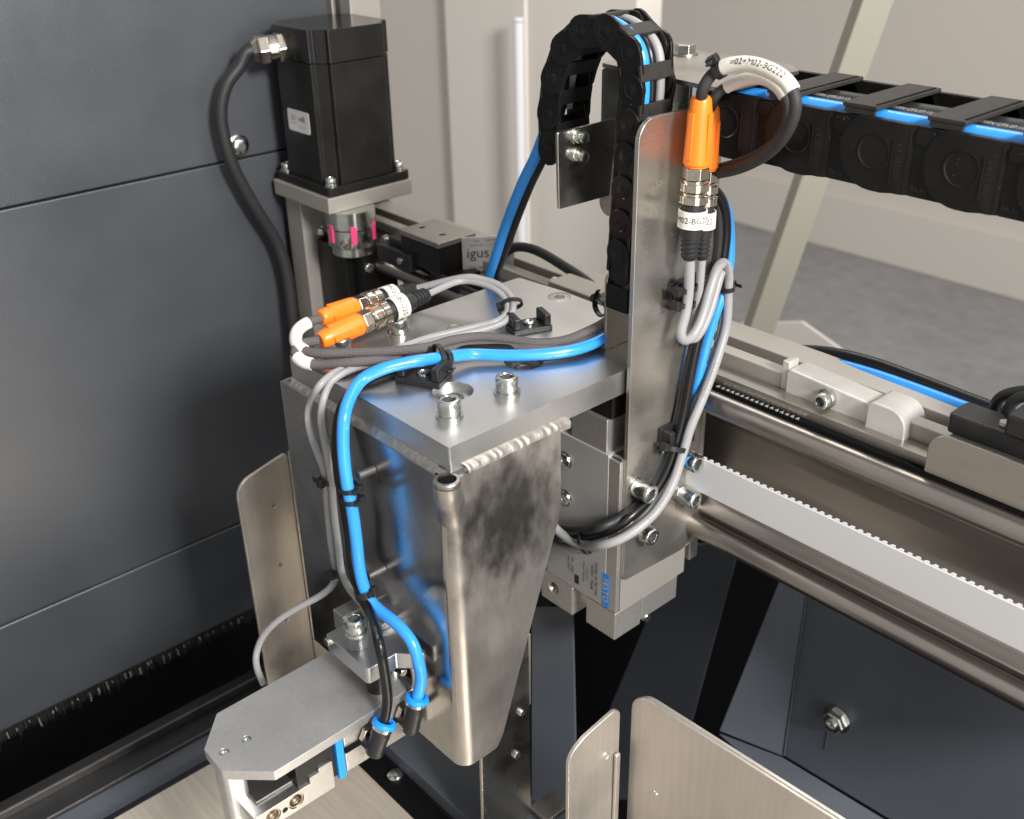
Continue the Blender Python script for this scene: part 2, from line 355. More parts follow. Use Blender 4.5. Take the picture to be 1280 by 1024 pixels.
for y in [-160, -152, -141, -133, -121, -118, -104, -99, -88, -80, -72, -67, -55, -50, -41, -33, -30, -18, -12, -4, 3, 8, 19, 27, 33, 44, 52, 60, 64]:
    z0 = -392-random.random()*3; L = random.uniform(2, 11); L = L if random.random() < .4 else L*.5
    mb.tube([(XP+1, y, z0), (XP+1.6, y+.1, z0-L/2), (XP+1.4, y+random.uniform(-.5, .8), z0-L)], random.choice([.13, .18, .26]), n=4)
tag(mb.build('lint', 'lint', t, smooth=0), kind='stuff')
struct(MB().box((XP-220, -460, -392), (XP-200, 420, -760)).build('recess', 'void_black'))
# ------------------------------------------------------------------ lower left rails and trays
t = thing('floor_rail', (-330, -60, -372), 'long dark two step rail at the foot of the dark panel', 'rail')
ZR = -345
x0 = P(0, 1003, 'z', ZR).x; x1 = P(0, 1019, 'z', ZR).x; x2 = P(62, 1023, 'z', ZR-6).x; x3 = P(141, 1024, 'z', ZR-8).x
MB().box((x0, -460, ZR-26), (x1-2.5, 330, ZR)).build('upper_strip', 'black_anod', t, bevel=.6)
MB().box((x1-2.2, -460, ZR-26), (x1, 330, ZR+.8)).build('bright_edge', 'dark_alu', t, bevel=.3)
MB().box((x1+.3, -460, ZR-30), (x2-1.4, 330, ZR-6)).build('lower_strip', 'black_plastic', t, bevel=.5)
MB().box((x2-1.2, -460, ZR-30), (x2, 330, ZR-5.2)).build('seam_bead', 'dark_alu', t, bevel=.3)
MB().box((x2+.3, -460, ZR-34), (x3-6, 330, ZR-8)).build('coated_strip', 'cabinet_paint', t, bevel=1)
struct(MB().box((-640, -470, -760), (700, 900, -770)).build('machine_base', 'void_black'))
ZT = -330
xe = P(141, 1024, 'z', ZT).x; ye = P(455, 963, 'z', ZT).y
t = thing('chute_tray', (xe+60, -150, ZT), 'tan lit stainless tray below the gripper', 'tray')
MB().prism(rpoly([(xe, -460), (300, -460), (300, ye), (xe, ye)], 2), 'z', ZT-3, ZT).build('tray_sheet', 'tray', t, bevel=.4)
MB().box((xe, -460, ZT-30), (xe+2, ye, ZT-3.2)).build('tray_lip', 'tray', t)
yb0 = P(492, 938, 'z', ZT+2).y
t = thing('slotted_bar', (-60, ye+20, ZT), 'black coated bar with one bolt between tray and stainless hood', 'bar')
MB().box((-260, yb0, ZT-12), (260, yb0+46, ZT+1)).build('ledge', 'cabinet_paint', t, bevel=1)
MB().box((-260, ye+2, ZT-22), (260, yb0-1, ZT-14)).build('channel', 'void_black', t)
q = P(494, 972, 'z', ZT-14); MB().lathe((q.x, q.y, ZT-14), (0, 0, 1), [(0, 6), (3, 5.8), (4.4, 4), (4.8, 0)]).build('dome_bolt', 'zinc', t)
t = thing('rear_tray', (-180, yb0+60, ZT), 'tan stainless sheet on the floor of the bay beyond the black bar', 'tray')
MB().box((-330, yb0+50, ZT-6), (-75, yb0+60+12, ZT-1)).build('sheet', 'tray', t, bevel=.5)

# left chute guide
t = thing('left_chute_guide', (-230, 20, -330), 'tan stainless guide with rounded top corner left of the gripper hood', 'guide')
XG = -230
ya, yb = P(300, 640, 'x', XG).y, P(356, 640, 'x', XG).y; zt = P(330, 580, 'x', XG).z
g = MB().prism(rpoly([(ya, -330), (yb+8, -330), (yb+8, zt+2), (ya, zt-8)], [0, 0, 3, 14]), 'x', XG-2.5, XG).build('side_face', 'guide_steel', t, bevel=.4)
q = [P(343, 633, 'x', XG), P(351, 706, 'x', XG), P(358, 775, 'x', XG), P(362, 615, 'x', XG-1)]
cut(g, [MB().cyl((XG-4, p.y, p.z), (XG+2, p.y, p.z), 1.6, n=12) for p in q[:3]])
MB().prism(rpoly([(XG+1, -330), (XG+40, -330), (XG+40, zt+6), (XG+1, zt+6)], [0, 0, 3, 5]), 'y', yb+7.9, yb+10.5).build('return_face', 'guide_steel', t, bevel=.4)

# right chute guide: a flange and a long plate
t = thing('right_chute_guide', (80, 50, -300), 'narrow tan stainless guide with one dimple, beside the long guide plate at the bottom edge', 'guide')
XR = 72
g0 = P(711, 940, 'x', XR); g1 = P(776, 880, 'x', XR)
c0_ = P(790, 866, 'y', 60).x
MB().prism(rpoly([(g0.y, -330), (g1.y, -330), (g1.y, g1.z-1), (g0.y+12, g1.z-6), (g0.y, g0.z-4)], [0, 0, 6, 18, 14]), 'x', XR-2.5, XR).build('flange', 'guide_steel', t, bevel=.5)
MB().box((XR+.2, g1.y-5, -330), (c0_ - .4, g1.y-1, g1.z-34)).build('fold', 'guide_steel', t, bevel=1.2)
q = P(757, 945, 'x', XR); MB().lathe((XR, q.y, q.z), (1, 0, 0), [(0, 2.6), (.8, 2.2), (.2, 1.3), (.1, 0)]).build('dimple', 'guide_steel', t)
t = thing('long_guide_plate', (150, 60, -300), 'large tan stainless plate with sloping top edge at the bottom right', 'guide')
YR = 60
c0 = P(790, 866, 'y', YR); c1 = P(1045, 1028, 'y', YR); sl = (c1.z-c0.z)/(c1.x-c0.x)
X1 = 330
MB().prism(rpoly([(c0.x, -330), (X1, -330), (X1, c0.z+sl*(X1-c0.x)), (c0.x, c0.z+1.5)], [0, 0, 0, 13]), 'y', YR, YR+2.2).build('front_sheet', 'guide_steel', t, bevel=.5)
MB().prism(rpoly([(c0.x+1, -330), (X1, -330), (X1, c0.z+sl*(X1-c0.x)), (c0.x+1, c0.z+1)], [0, 0, 0, 13]), 'y', YR+2.5, YR+5).build('rear_sheet', 'guide_steel', t, bevel=.5)
q = P(819, 992, 'y', YR)
MB().lathe((q.x, YR, q.z), (0, -1, 0), [(0, 2.0), (.7, 1.6), (.2, .8), (.1, 0)]).build('dimple', 'zinc', t)

# ------------------------------------------------------------------ dark cabinet at lower right
t = thing('machine_cabinet', (150, 290, -330), 'dark blue grey folded cabinet side with a hex bolt below the belt axis', 'cabinet')
YC, YB = 262, 236
sheet('front_face', [(1010, 735, 'y', YC), (1420, 930, 'y', YC), (1420, 1210, 'y', YC), (980, 945, 'y', YC)], 2, 'cabinet_paint', t)
sheet('angled_face', [(1009, 735, 'y', YC), (979, 946, 'y', YC), (899, 914, 'y', YB), (985, 700, 'y', YB)], 2, 'cabinet_paint', t)
sheet('lower_flange', [(979, 947, 'y', YC), (899, 916, 'y', YB), (1130, 1120, 'y', YB), (1330, 1160, 'y', YC)], 2, 'cabinet_paint', t)
e0, e1 = P(1009, 737, 'y', YC-1), P(980, 944, 'y', YC-1)
MB().tube([e0, e1], .7, n=8).build('fold_edge', 'cabinet_paint', t)
q = P(1034, 925, 'y', YC); MB().box((q.x-.5, YC-.9, q.z-10), (q.x+.1, YC-.2, q.z+8)).build('seam', 'cabinet_paint', t)
q = P(1048, 898, 'y', YC); nb = Vector((0, -1, 0))
bl = MB().lathe((q.x, YC, q.z), nb, [(0, 10.5), (1.8, 10.5), (1.9, 8), (2, 0)]).build('washer', 'zinc', t)
MB().lathe((q.x, YC-2.1, q.z), nb, [(0, 8.6), (5.6, 8.6), (6.4, 7.6), (6.5, 0)], n=6).build('hex_nut', 'zinc', bl, bevel=.3)
MB().lathe((q.x, YC-8.6, q.z), nb, [(0, 4.2), (3.4, 4.1), (4, 3.2), (4.1, 0)]).build('thread_end', 'zinc', bl)
t = thing('cabinet_rib', (30, 330, -330), 'dark blue grey inclined rib fading into the dark behind the cylinder', 'panel')
sheet('inclined_sheet', [(848, 680, 'y', 330), (925, 680, 'y', 330), (838, 1000, 'y', 330), (714, 1000, 'y', 330)], 2, 'cabinet_paint', t)
t = thing('bay_side_panel', (-60, 200, -330), 'dark blue grey coated panel to the right of the stainless hood foot', 'panel')
sheet('coated_sheet', [(664, 760, 'y', 140), (716, 760, 'y', 150), (722, 1040, 'y', 150), (664, 1040, 'y', 140)], 2, 'cabinet_paint', t)
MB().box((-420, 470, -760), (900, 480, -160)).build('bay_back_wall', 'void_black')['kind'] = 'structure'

# ------------------------------------------------------------------ helpers for fasteners
def cap_screw(p, d, parent, r=6.5, h=8, washer=None, name='screw', m='zinc'):
    p = Vector(p); d = Vector(d).normalized(); z = 0
    if washer:
        MB().lathe(p, d, [(0, washer), (1.5, washer), (1.6, r*.5)]).build('washer', m, parent, bevel=0); z = 1.6
    prof = [(z, 0), (z, r*.96), (z+.5, r), (z+h-.9, r), (z+h-.3, r-.35), (z+h, r-.9), (z+h, r*.62), (z+h-.6, r*.56), (z+h-.7, r*.56)]
    o = MB().lathe(p, d, prof, n=32).build(name, m, parent)
    MB().lathe(p+d*(z+h-.7), d, [(0, r*.57), (-h*.5, r*.5), (-h*.5, 0)], n=6, ph=.3).build('hex_socket', 'socket_dark', o)
    return o
def tie_band(mb, c, ax, ru, rv, wd=2.4, th=.9, u=None, n=28):      # oval strap around a bundle
    ax = Vector(ax).normalized(); c = V3(c)
    if u is None: u, v = frame(ax)
    else: u = Vector(u); u = (u-ax*u.dot(ax)).normalized(); v = ax.cross(u)
    rings = []
    for k in range(n):
        a = 2*math.pi*k/n; e = u*math.cos(a)*ru+v*math.sin(a)*rv; o = u*math.cos(a)*(ru+th)+v*math.sin(a)*(rv+th)
        rings.append([mb.bm.verts.new(c+e-ax*wd/2), mb.bm.verts.new(c+o-ax*wd/2), mb.bm.verts.new(c+o+ax*wd/2), mb.bm.verts.new(c+e+ax*wd/2)])
    for k in range(n):
        A, B = rings[k], rings[(k+1) % n]
        for j in range(4): mb.face([A[j], A[(j+1) % 4], B[(j+1) % 4], B[j]])
def cable_tie(c, ax, ru, rv, label, u=None, head=None, wd=2.4):
    c = V3(c); ax = Vector(ax).normalized()
    t = thing('cable_tie', c, label, 'cable tie', 'black cable ties')
    mb = MB(); tie_band(mb, c, ax, ru, rv, wd, .9, u); mb.build('strap', 'black_plastic', t, smooth=40)
    if head is not None:
        h = Vector(head); h = (h-ax*h.dot(ax)).normalized(); s_ = ax.cross(h)
        uu = (Vector(u) if u is not None else frame(ax)[0]); uu = (uu-ax*uu.dot(ax)).normalized(); vv = ax.cross(uu)
        R = 1/math.sqrt((h.dot(uu)/ru)**2+(h.dot(vv)/rv)**2)
        MB().obox(c+h*(R+1.9), ax, s_, h, (wd*.85, 2.3, 1.7)).build('head', 'black_plastic', t, bevel=.4)
        MB().obox(c+h*(R+2.6)+s_*4.2, ax, s_, h, (wd*.42, 2.6, .45)).build('tail', 'black_plastic', t, bevel=.2)
    return t

# ------------------------------------------------------------------ belt driven axis
t = thing('belt_axis', (-100, 215, -150), 'long brownish linear axis with two round rods running from the motor to the right edge', 'linear axis')
RX0, RX1 = -338, 300
def rod(zc, yc, r):
    return MB().cyl((RX0, yc, zc), (RX1, yc, zc), r, n=40, ch=.6).build('rod', 'rail_steel', t)
ZU = (P(891, 495, 'y', 192).z+P(891, 519, 'y', 192).z)/2; ZL = (P(1000, 720, 'y', 190).z+P(1000, 744, 'y', 190).z)/2
rod(ZU, 195, 7.2); rod(ZL, 195, 7.2)
# concave profile between the rods
prof = [(203, ZU-8), (212, ZU-16), (219, ZU-26), (222, ZU-38), (222, ZL+38), (218, ZL+24), (210, ZL+12), (203, ZL+7), (203, ZL-10), (214, ZL-14), (236, ZL-14), (236, ZU+5), (203, ZU+5)]
MB().prism(rpoly(prof, [2, 10, 14, 20, 20, 14, 10, 2, 1, 1, 1, 1, 1]), 'x', RX0, RX1).build('profile', 'beam_alu', t, bevel=0, smooth=50)
MB().box((RX0+20, 203.5, ZU+8.5), (RX1, 215, ZU+15)).build('flat_rail', 'beam_alu', t, bevel=.5)
MB().box((RX0+20, 199, ZU+5.5), (RX1, 203, ZU+9)).build('slot', 'void_black', t)
mb = MB()
for i in range(17):
    x = 12+i*3.6; mb.prism([(x, 199), (x+2.4, 199), (x+1.2, 202)], 'z', ZU+8.2, ZU+9.8)
tag(mb.build('toothed_strip', 'cast_alu', t, bevel=.3), kind='stuff')
# toothed belt
b0, b1 = P(893, 581, 'y', 186), P(885, 621, 'y', 186)
zb1, zb0 = (P(893, 581, 'y', 186).z+P(1267, 751.5, 'y', 186).z)/2, (P(885, 621, 'y', 186).z+P(1168, 756, 'y', 186).z)/2
t2 = thing('toothed_belt', (100, 186, zb0), 'flat white toothed belt stretched in front of the axis', 'belt')
MB().box((-330, 184.6, zb0), (300, 186.2, zb1)).build('band', 'belt_white', t2, bevel=.3)
mb = MB()
for i in range(126):
    x = -330+i*5; mb.prism([(x, 186.3), (x+3.6, 186.3), (x+2.7, 188.2), (x+.9, 188.2)], 'z', zb0+.1, zb1-.1)
tag(mb.build('teeth', 'belt_white', t2, smooth=0), kind='stuff')

# aluminium frame profile behind the axis, with a slot in its top
t = thing('frame_profile', (-60, 240, -50), 'pale slotted aluminium profile behind the belt axis', 'profile')
MB().box((-465, 216.5, -52), (330, 226.5, -16)).build('front_web', 'pale_alu', t, bevel=.8)
MB().box((-465, 236, -52), (330, 258, -15)).build('rear_web', 'pale_alu', t, bevel=.8)
MB().box((-465, 226.8, -52), (330, 235.7, -24)).build('slot_floor', 'dark_alu', t)
t = thing('upright_profile', (-440, 245, -15), 'pale upright aluminium profile behind the black motor', 'profile')
mb = MB(); q = P(437, 0, 'y', 246)
mb.box((q.x-21, 232, -14), (q.x-6, 262, 420)); mb.build('left_web', 'pale_alu', t, bevel=1)
MB().box((q.x+6, 232, -14), (q.x+21, 262, 420)).build('right_web', 'pale_alu', t, bevel=1)
MB().box((q.x-5.8, 238, -14), (q.x+5.8, 262, 420)).build('slot', 'pale_alu', t, bevel=.5)
# clear clamp on the profile
t = thing('clamp_block', (80, 215, -38), 'pale silver clamp block with one cap screw on the frame behind the axis', 'clamp')
ca, cb = P(980, 507, 'y', 215), P(1082, 555, 'y', 215)
MB().prism(rpoly([(ca.x, -40), (cb.x, -40), (cb.x, -13), (ca.x, -10)], [1, 1, 3, 3]), 'y', 214, 231).build('body', 'clear_block', t, bevel=1)
MB().prism(rpoly([(ca.x-5, -33), (ca.x+.0, -33), (ca.x+.0, -7), (ca.x-5, -7)], 1), 'y', 216, 226).build('left_lug', 'clear_block', t, bevel=.8)
MB().prism(rpoly([(cb.x+.3, -46), (cb.x+24, -46), (cb.x+24, -9), (cb.x+.3, -9)], [1, 1, 11, 4]), 'y', 210, 232).build('right_lug', 'clear_block', t, bevel=1.6, seg=3)
MB().box((ca.x-4, 207, -43), (cb.x+20, 213.6, -39.5)).build('foot', 'clear_block', t, bevel=.6)
q = P(1034, 498, 'y', 213.5); cap_screw((q.x, 213.7, q.z), (0, -1, 0), t, 4.6, 6, washer=6)
# dark bracket at right edge
t = thing('rail_bracket', (190, 205, -40), 'dark grey steel bracket with rounded corner at the right edge above the rod', 'bracket')
q0, q1 = P(1157, 580, 'y', 200), P(1175, 543, 'y', 200)
MB().prism(rpoly([(q0.x, q0.z-4), (330, q0.z-4), (330, q1.z+1), (q0.x, q1.z+1)], [1, 0, 0, 11]), 'y', 199, 201.5).build('upright_leaf', 'beam_alu', t, bevel=.5)
MB().box((q0.x+8, 202, q1.z-3), (330, 222, q1.z-.5)).build('top_leaf', 'dark_alu', t, bevel=.5)
t = thing('limit_switch', (185, 225, -12), 'black plastic switch body behind the dark bracket at the right edge', 'switch')
q = P(1215, 535, 'z', 0)
MB().prism(rpoly([(q.x-14, 206), (q.x+70, 206), (q.x+70, 226), (q.x-14, 226)], 3), 'z', -8, 3).build('body', 'black_plastic', t, bevel=1.5)
MB().box((q.x+16, 203, 3.2), (q.x+75, 222, 15)).build('cover', 'black_plastic', t, bevel=2)
MB().cyl((q.x+12, 214, 3.1), (q.x+12, 214, 5), 2.6).build('button', 'sleeve_white', t)
for k, (dz, pts) in enumerate(((0, [(1240, 520), (1250, 497), (1290, 488), (1340, 500)]), (6, [(1255, 525), (1268, 500), (1300, 496), (1350, 515)]))):
    tag(MB().tube(spline([(a, b, 'y', 235-k*6) for a, b in pts]), 3, n=12).build('black_hose', 'rubber', org=P(1280, 500, 'y', 235)), ['outer black looped hose at the right edge', 'inner black looped hose at the right edge'][k], 'hose')

# ------------------------------------------------------------------ motor and its mount
MX, MY = -381, 196
t = thing('stepper_motor', (MX, MY, 22), 'tall black square motor with cable gland, standing on a pale plate', 'motor')
H = 39.5; hb = 31.5
def body_outline(h, c, nn):
    o = []
    for sx_, sy_ in ((-1, -1), (1, -1), (1, 1), (-1, 1)):
        a = [(sx_*h, sy_*(h-c)), (sx_*(h-nn), sy_*(h-c)), (sx_*(h-nn-1), sy_*(h-c+1)), (sx_*(h-c+1), sy_*(h-nn-1)), (sx_*(h-c), sy_*(h-nn)), (sx_*(h-c), sy_*h)]
        if sx_*sy_ < 0: a = a[::-1]
        o += a
    return [(MX+x, MY+y) for x, y in o]
MB().prism(rpoly([(MX-H, MY-H), (MX+H, MY-H), (MX+H, MY+H), (MX-H, MY+H)], 3), 'z', 22, 29).build('flange', 'black_anod', t, bevel=.5)
MB().prism(rpoly(body_outline(36, 11, 4), 1, 3), 'z', 29, 121).build('body', 'black_anod', t, bevel=.4)
MB().prism(rpoly(body_outline(36.5, 11, 4), 1, 3), 'z', 121.6, 146).build('end_cap', 'black_gloss', t, bevel=.5)
for sx_, sy_ in ((1, -1), (1, 1), (-1, -1)):
    cap_screw((MX+sx_*33.2, MY+sy_*33.2, 29), (0, 0, 1), t, 4.2, 5, washer=5.2)
lc = P(374, 152, 'y', MY-36.2); uu = Vector((1, 0, 0)); vv = Vector((0, 0, 1))
lb = MB().prism(rpoly([(lc.x-16, lc.z-8.5), (lc.x+15, lc.z-8.5), (lc.x+15, lc.z+8.5), (lc.x-16, lc.z+8.5)], 2), 'y', MY-36.5, MY-36.1).build('rating_label', 'label_silver', t)
text('igus', 6.2, 'print_black', lb, flat((lc.x+5, MY-36.7, lc.z+1.5), (-1, 0, 0), (0, 0, -1)))
text('CE', 5, 'print_grey', lb, flat((lc.x-7.5, MY-36.7, lc.z+2.5), (-1, 0, 0), (0, 0, -1)))
text('stepper  24 V', 2.0, 'print_grey', lb, flat((lc.x+5, MY-36.7, lc.z-4.3), (-1, 0, 0), (0, 0, -1)))
text('made in EU', 1.8, 'print_grey', lb, flat((lc.x-7.5, MY-36.7, lc.z-2), (-1, 0, 0), (0, 0, -1)))
g = P(362, 62, 'y', MY-40); gd = Vector((-.35, -.93, -.06)).normalized(); g = Vector((MX-17, MY-35, g.z-1))
gl = MB().lathe(g, gd, [(-3, 0), (-3, 12), (3, 12), (3, 11)], n=6).build('gland_nut', 'nickel', t, bevel=.5)
MB().lathe(g+gd*3.2, gd, [(0, 0), (0, 10), (6, 10), (6.2, 9)], n=28).build('gland_collar', 'nickel', gl)
MB().lathe(g+gd*9.6, gd, [(0, 0), (0, 11.5), (8, 11.5), (8.4, 10.5), (10, 9), (13, 6.6), (13, 0)], n=6).build('gland_dome', 'nickel', gl, bevel=.8)
def tube_thing(name, pts, r, m, label, cat='tube', group=None, n=14, step=2.0, ref=None):
    path = spline(pts, step); o = MB().tube(path, r, n).build(name, m, org=path[0]); tag(o, label, cat, group); return o, path
tube_thing('motor_cable', [tuple(g+gd*14), tuple(g+gd*27), (300, 82, 'x', -409), (282, 108, 'x', -412), (276, 148, 'x', -414), (290, 205, 'x', -414), (318, 258, 'x', -414), (344, 300, 'x', -414), (358, 340, 'x', -412), (366, 400, 'x', -410), (372, 470, 'x', -408)], 5.2, 'rubber', 'thick black cable bending from the motor gland down along the panel', 'cable', n=18)

t = thing('motor_bracket', (MX, MY, -110), 'pale square plate on an upright leg carrying the black motor', 'bracket')
MB().box((MX-42, MY-42, 9), (MX+40.5, MY+40, 21.6)).build('top_plate', 'pale_alu', t, bevel=.8)
c0, c1 = P(358, 260, 'y', 160), P(375, 262, 'y', 160)
MB().box((c0.x, 160, -170), (c1.x+1, 200, 8.7)).build('front_leg', 'pale_alu', t, bevel=.6)
MB().box((c0.x+1, 200.3, -170), (MX+6, 206, 8.7)).build('rear_plate', 'pale_alu', t, bevel=.5)
t = thing('shaft_coupling', (MX, MY-8, -30), 'silver shaft coupling with pink inserts between motor plate and black block', 'coupling')
q = P(438, 300, 'y', MY-10); KX, KY = P(440, 290, 'z', -12).x, P(440, 290, 'z', -12).y
MB().lathe((KX, KY, 9), (0, 0, -1), [(0, 0), (0, 20), (14, 20), (14.6, 19.4), (15, 0)], n=36).build('upper_hub', 'zinc', t)
for k in range(6):
    a = -1.55+k*1.047
    MB().obox((KX+math.cos(a)*17.9, KY+math.sin(a)*17.9, -9), (math.cos(a), math.sin(a), 0), (-math.sin(a), math.cos(a), 0), (0, 0, 1), (2.4, 2.4, 7.5)).build('insert', 'pink', t, bevel=.6)
MB().lathe((KX, KY, -6.2), (0, 0, -1), [(0, 0), (0, 19.6), (14, 19.6), (14.6, 19.2), (15.5, 17), (22, 17), (22, 0)], n=36).build('lower_hub', 'zinc', t)
q = Vector((KX+math.cos(-.95)*17, KY+math.sin(-.95)*17, -16)); cap_screw(q, (math.cos(-.95), math.sin(-.95), 0), t, 3.2, 3.2, m='dark_alu', name='clamp_screw')
t = thing('drive_housing', (-375, 200, -110), 'black drive block under the coupling where the rods begin', 'housing')
MB().box((-422, 172, -150), (-352, 212, -28)).build('block', 'black_anod', t, bevel=.8)
MB().box((-351.6, 179, -150), (-336, 212, -30)).build('end_plate', 'black_anod', t, bevel=.6)
MB().prism(rpoly([(-420, 180), (-345, 180), (-330, 186), (-330, 228), (-420, 228)], 2), 'z', -27.6, -23).build('cover_plate', 'black_anod', t, bevel=.5)
q = P(446, 339, 'x', -335.8); cap_screw((-335.8, max(q.y, 183), q.z), (1, 0, 0), t, 4.2, 3, m='zinc')
for px_, py_ in ((402, 291), (483, 302)):
    q = P(px_, py_, 'z', -23); cap_screw((q.x, q.y, -22.9), (0, 0, 1), t, 4.2, 3, washer=5)
t = thing('proximity_switch', (-290, 196, -24), 'small black proximity switch on the axis next to the coupling', 'sensor')
q = P(500, 318, 'z', -20)
MB().prism(rpoly([(q.x-22, q.y-7), (q.x+22, q.y-7), (q.x+22, q.y+9), (q.x-22, q.y+9)], 1.5), 'z', -28, -14).build('body', 'black_plastic', t, bevel=1)
MB().box((q.x-14, q.y-1, -13.8), (q.x+12, q.y+8, -8)).build('cap', 'black_plastic', t, bevel=.8)
q2 = P(500, 322, 'y', q.y-7.2); MB().lathe((q2.x, q.y-7.2, -21), (0, -1, 0), [(0, 0), (0, 3), (1.4, 2.8), (1.6, 1.6), (1, 0)], n=20).build('screw', 'zinc', t)
tube_thing('switch_cable', [(q.x+20, q.y, -20), (q.x+60, q.y-1, -24), (q.x+120, q.y-2, -26), (q.x+190, q.y-3, -30)], 2, 'rubber', 'thin black cable lying along the rod from the small switch', 'cable')

# sensor box with nameplate
t = thing('axis_carriage', (-285, 245, -15), 'grey topped black carriage block with a silver nameplate reading igus', 'carriage')
A, B, D = P(500, 288, 'z', 2), P(540, 274, 'z', 2), P(548, 306, 'z', 2)
ux = (D-A); ux = Vector((ux.x, 0, 0)); x0_, x1_ = A.x, D.x; y0_, y1_ = (A.y+D.y)/2, B.y
MB().box((x0_, y0_, -22), (x1_, y1_, -1.3)).build('body', 'black_anod', t, bevel=.5)
tp = MB().box((x0_-1, y0_-1, -1), (x1_+1, y1_+1, 3)).build('top_plate', 'stainless_x', t, bevel=.5)
cut(tp, [MB().cyl((p.x, p.y, -2), (p.x, p.y, 5), 2.6, n=16) for p in (P(527, 284, 'z', 3), P(553, 293, 'z', 3))])
n0 = P(577, 297, 'x', x1_+2); nu = Vector((.58, .81, 0)); nv = Vector((0, 0, 1)); nn_ = nu.cross(nv); nW, nH = 40, 28
pl = MB().obox(n0+nu*nW/2-nv*nH/2, nu, nv, nn_, (nW/2, nH/2, .6)).build('nameplate', 'label_silver', t, bevel=.3)
fc = lambda a_, b_: flat(n0+nu*a_-nv*b_+nn_*.75, nu, nv)
text('igus', 11.5, 'print_black', pl, fc(12, 13)); text('CE', 6.5, 'print_grey', pl, fc(25, 18.5))
text('Spicher Str. 1a  51147 Koeln', 2.4, 'print_grey', pl, fc(20, 6.5)); text('ZLW 1660   drylin linear', 2.6, 'print_grey', pl, fc(18, 24.5))
text('axis      belt drive', 2.8, 'print_grey', pl, fc(19, 3))
MB().box((x1_-20, y0_+6, -40), (x1_+14, y1_-6, -22.3)).build('foot', 'black_anod', t, bevel=.5)
t = thing('plastic_clip', (-180, 238, -12), 'pale block clamped on the profile behind the mounting plate', 'clamp')
q = P(712, 362, 'z', -8); MB().prism(rpoly([(q.x-12, q.y-10), (q.x+30, q.y-10), (q.x+30, q.y+12), (q.x-12, q.y+12)], 2), 'z', -14.8, -2).build('block', 'pale_alu', t, bevel=1)
MB().cyl((q.x-16, q.y, -9), (q.x-12.3, q.y, -9), 6).build('knob', 'cast_alu', t, bevel=.5)

# ------------------------------------------------------------------ mounting plate
t = thing('mounting_plate', (-75, 90, -15), 'thick satin aluminium mounting plate screwed on top of the stainless hood', 'plate')
back = P(652, 344, 'z', 0)
outl = [(0, 0), (0, 192), (-60, 192), (-74, 188), (-112, 188), (-151, 184), (-151, 0)]
pl = MB().prism(rpoly(outl, [1.2, 1, 8, 8, 3, 3, 1.2], 4), 'z', -15, 0).build('plate', 'anodised', t, bevel=.6)
cb1 = P(566, 489, 'z', 0); cb2 = P(655, 452, 'z', 0); fl = P(699, 371, 'z', 0); hr = P(571, 411, 'z', 0)
cs = [MB().cyl((cb1.x, cb1.y, -4.5), (cb1.x, cb1.y, 3), 11.5, n=48), MB().cyl((cb2.x, cb2.y, -4.5), (cb2.x, cb2.y, 3), 11.5, n=48),
      MB().cyl((fl.x, fl.y, -1.0), (fl.x, fl.y, 3), 7.6, n=40), MB().cyl((hr.x, hr.y, -.8), (hr.x, hr.y, 3), 6.5, n=40)]
cut(pl, cs)
for px_, py_ in ((562, 520), (634, 491), (427, 441), (499, 417)):
    q = P(px_, py_, 'z', 0); cap_screw((q.x, q.y, .05), (0, 0, 1), t, 6.3, 8.6, washer=7.5)
for c_, r_ in ((cb1, 4.2), (cb2, 4.2)):
    MB().lathe((c_.x, c_.y, -4.4), (0, 0, 1), [(0, r_+2), (.4, r_+2), (.4, r_), (-.2, r_-.5), (-.2, 0)], n=24).build('bore_screw', 'dark_alu', t)
o = MB().lathe((fl.x, fl.y, -.95), (0, 0, 1), [(0, 7.3), (.8, 7.2), (.9, 6.6), (.9, 3.6), (.5, 3.3), (-.4, 3.2), (-.4, 0)], n=32).build('flush_screw', 'zinc', t)
MB().lathe((fl.x, fl.y, -.6), (0, 0, 1), [(0, 3.5), (.12, 3.4), (.12, 0)], n=6).build('socket', 'socket_dark', o)
MB().lathe((hr.x, hr.y, -.75), (0, 0, 1), [(0, 6.2), (.6, 6), (.62, 0)], n=32).build('plug', 'zinc', t)

# ------------------------------------------------------------------ stainless hood below the plate
t = thing('stainless_hood', (-75, 30, -220), 'polished tapering stainless hood with weld seam under the aluminium plate', 'hood')
ZB = -220
XL = -156; th = 2.5
HX, HY = 4.5, -5.5
mb = MB(); R = 9; cx, cy = HX-R, HY+R
kk = [P(*q, 'x', HX) for q in ((701, 545), (701, 640), (690, 680), (625, 934))]
ZB = P(580, 963, 'x', HX).z
def yr(z):                                  # right edge of the tapered face
    pts = [(-16.5, kk[0].y), (kk[1].z, kk[1].y), (kk[2].z, kk[2].y), (ZB, kk[3].y)]
    for (z0, y0), (z1, y1) in zip(pts, pts[1:]):
        if z <= z0 and z >= z1: return y0+(y1-y0)*(z-z0)/(z1-z0)
    return kk[3].y
zsn = [-16.5, -30, -50, kk[1].z+4, kk[1].z-3, kk[2].z+4, kk[2].z-5, -130, -170, -200, ZB+7, ZB]
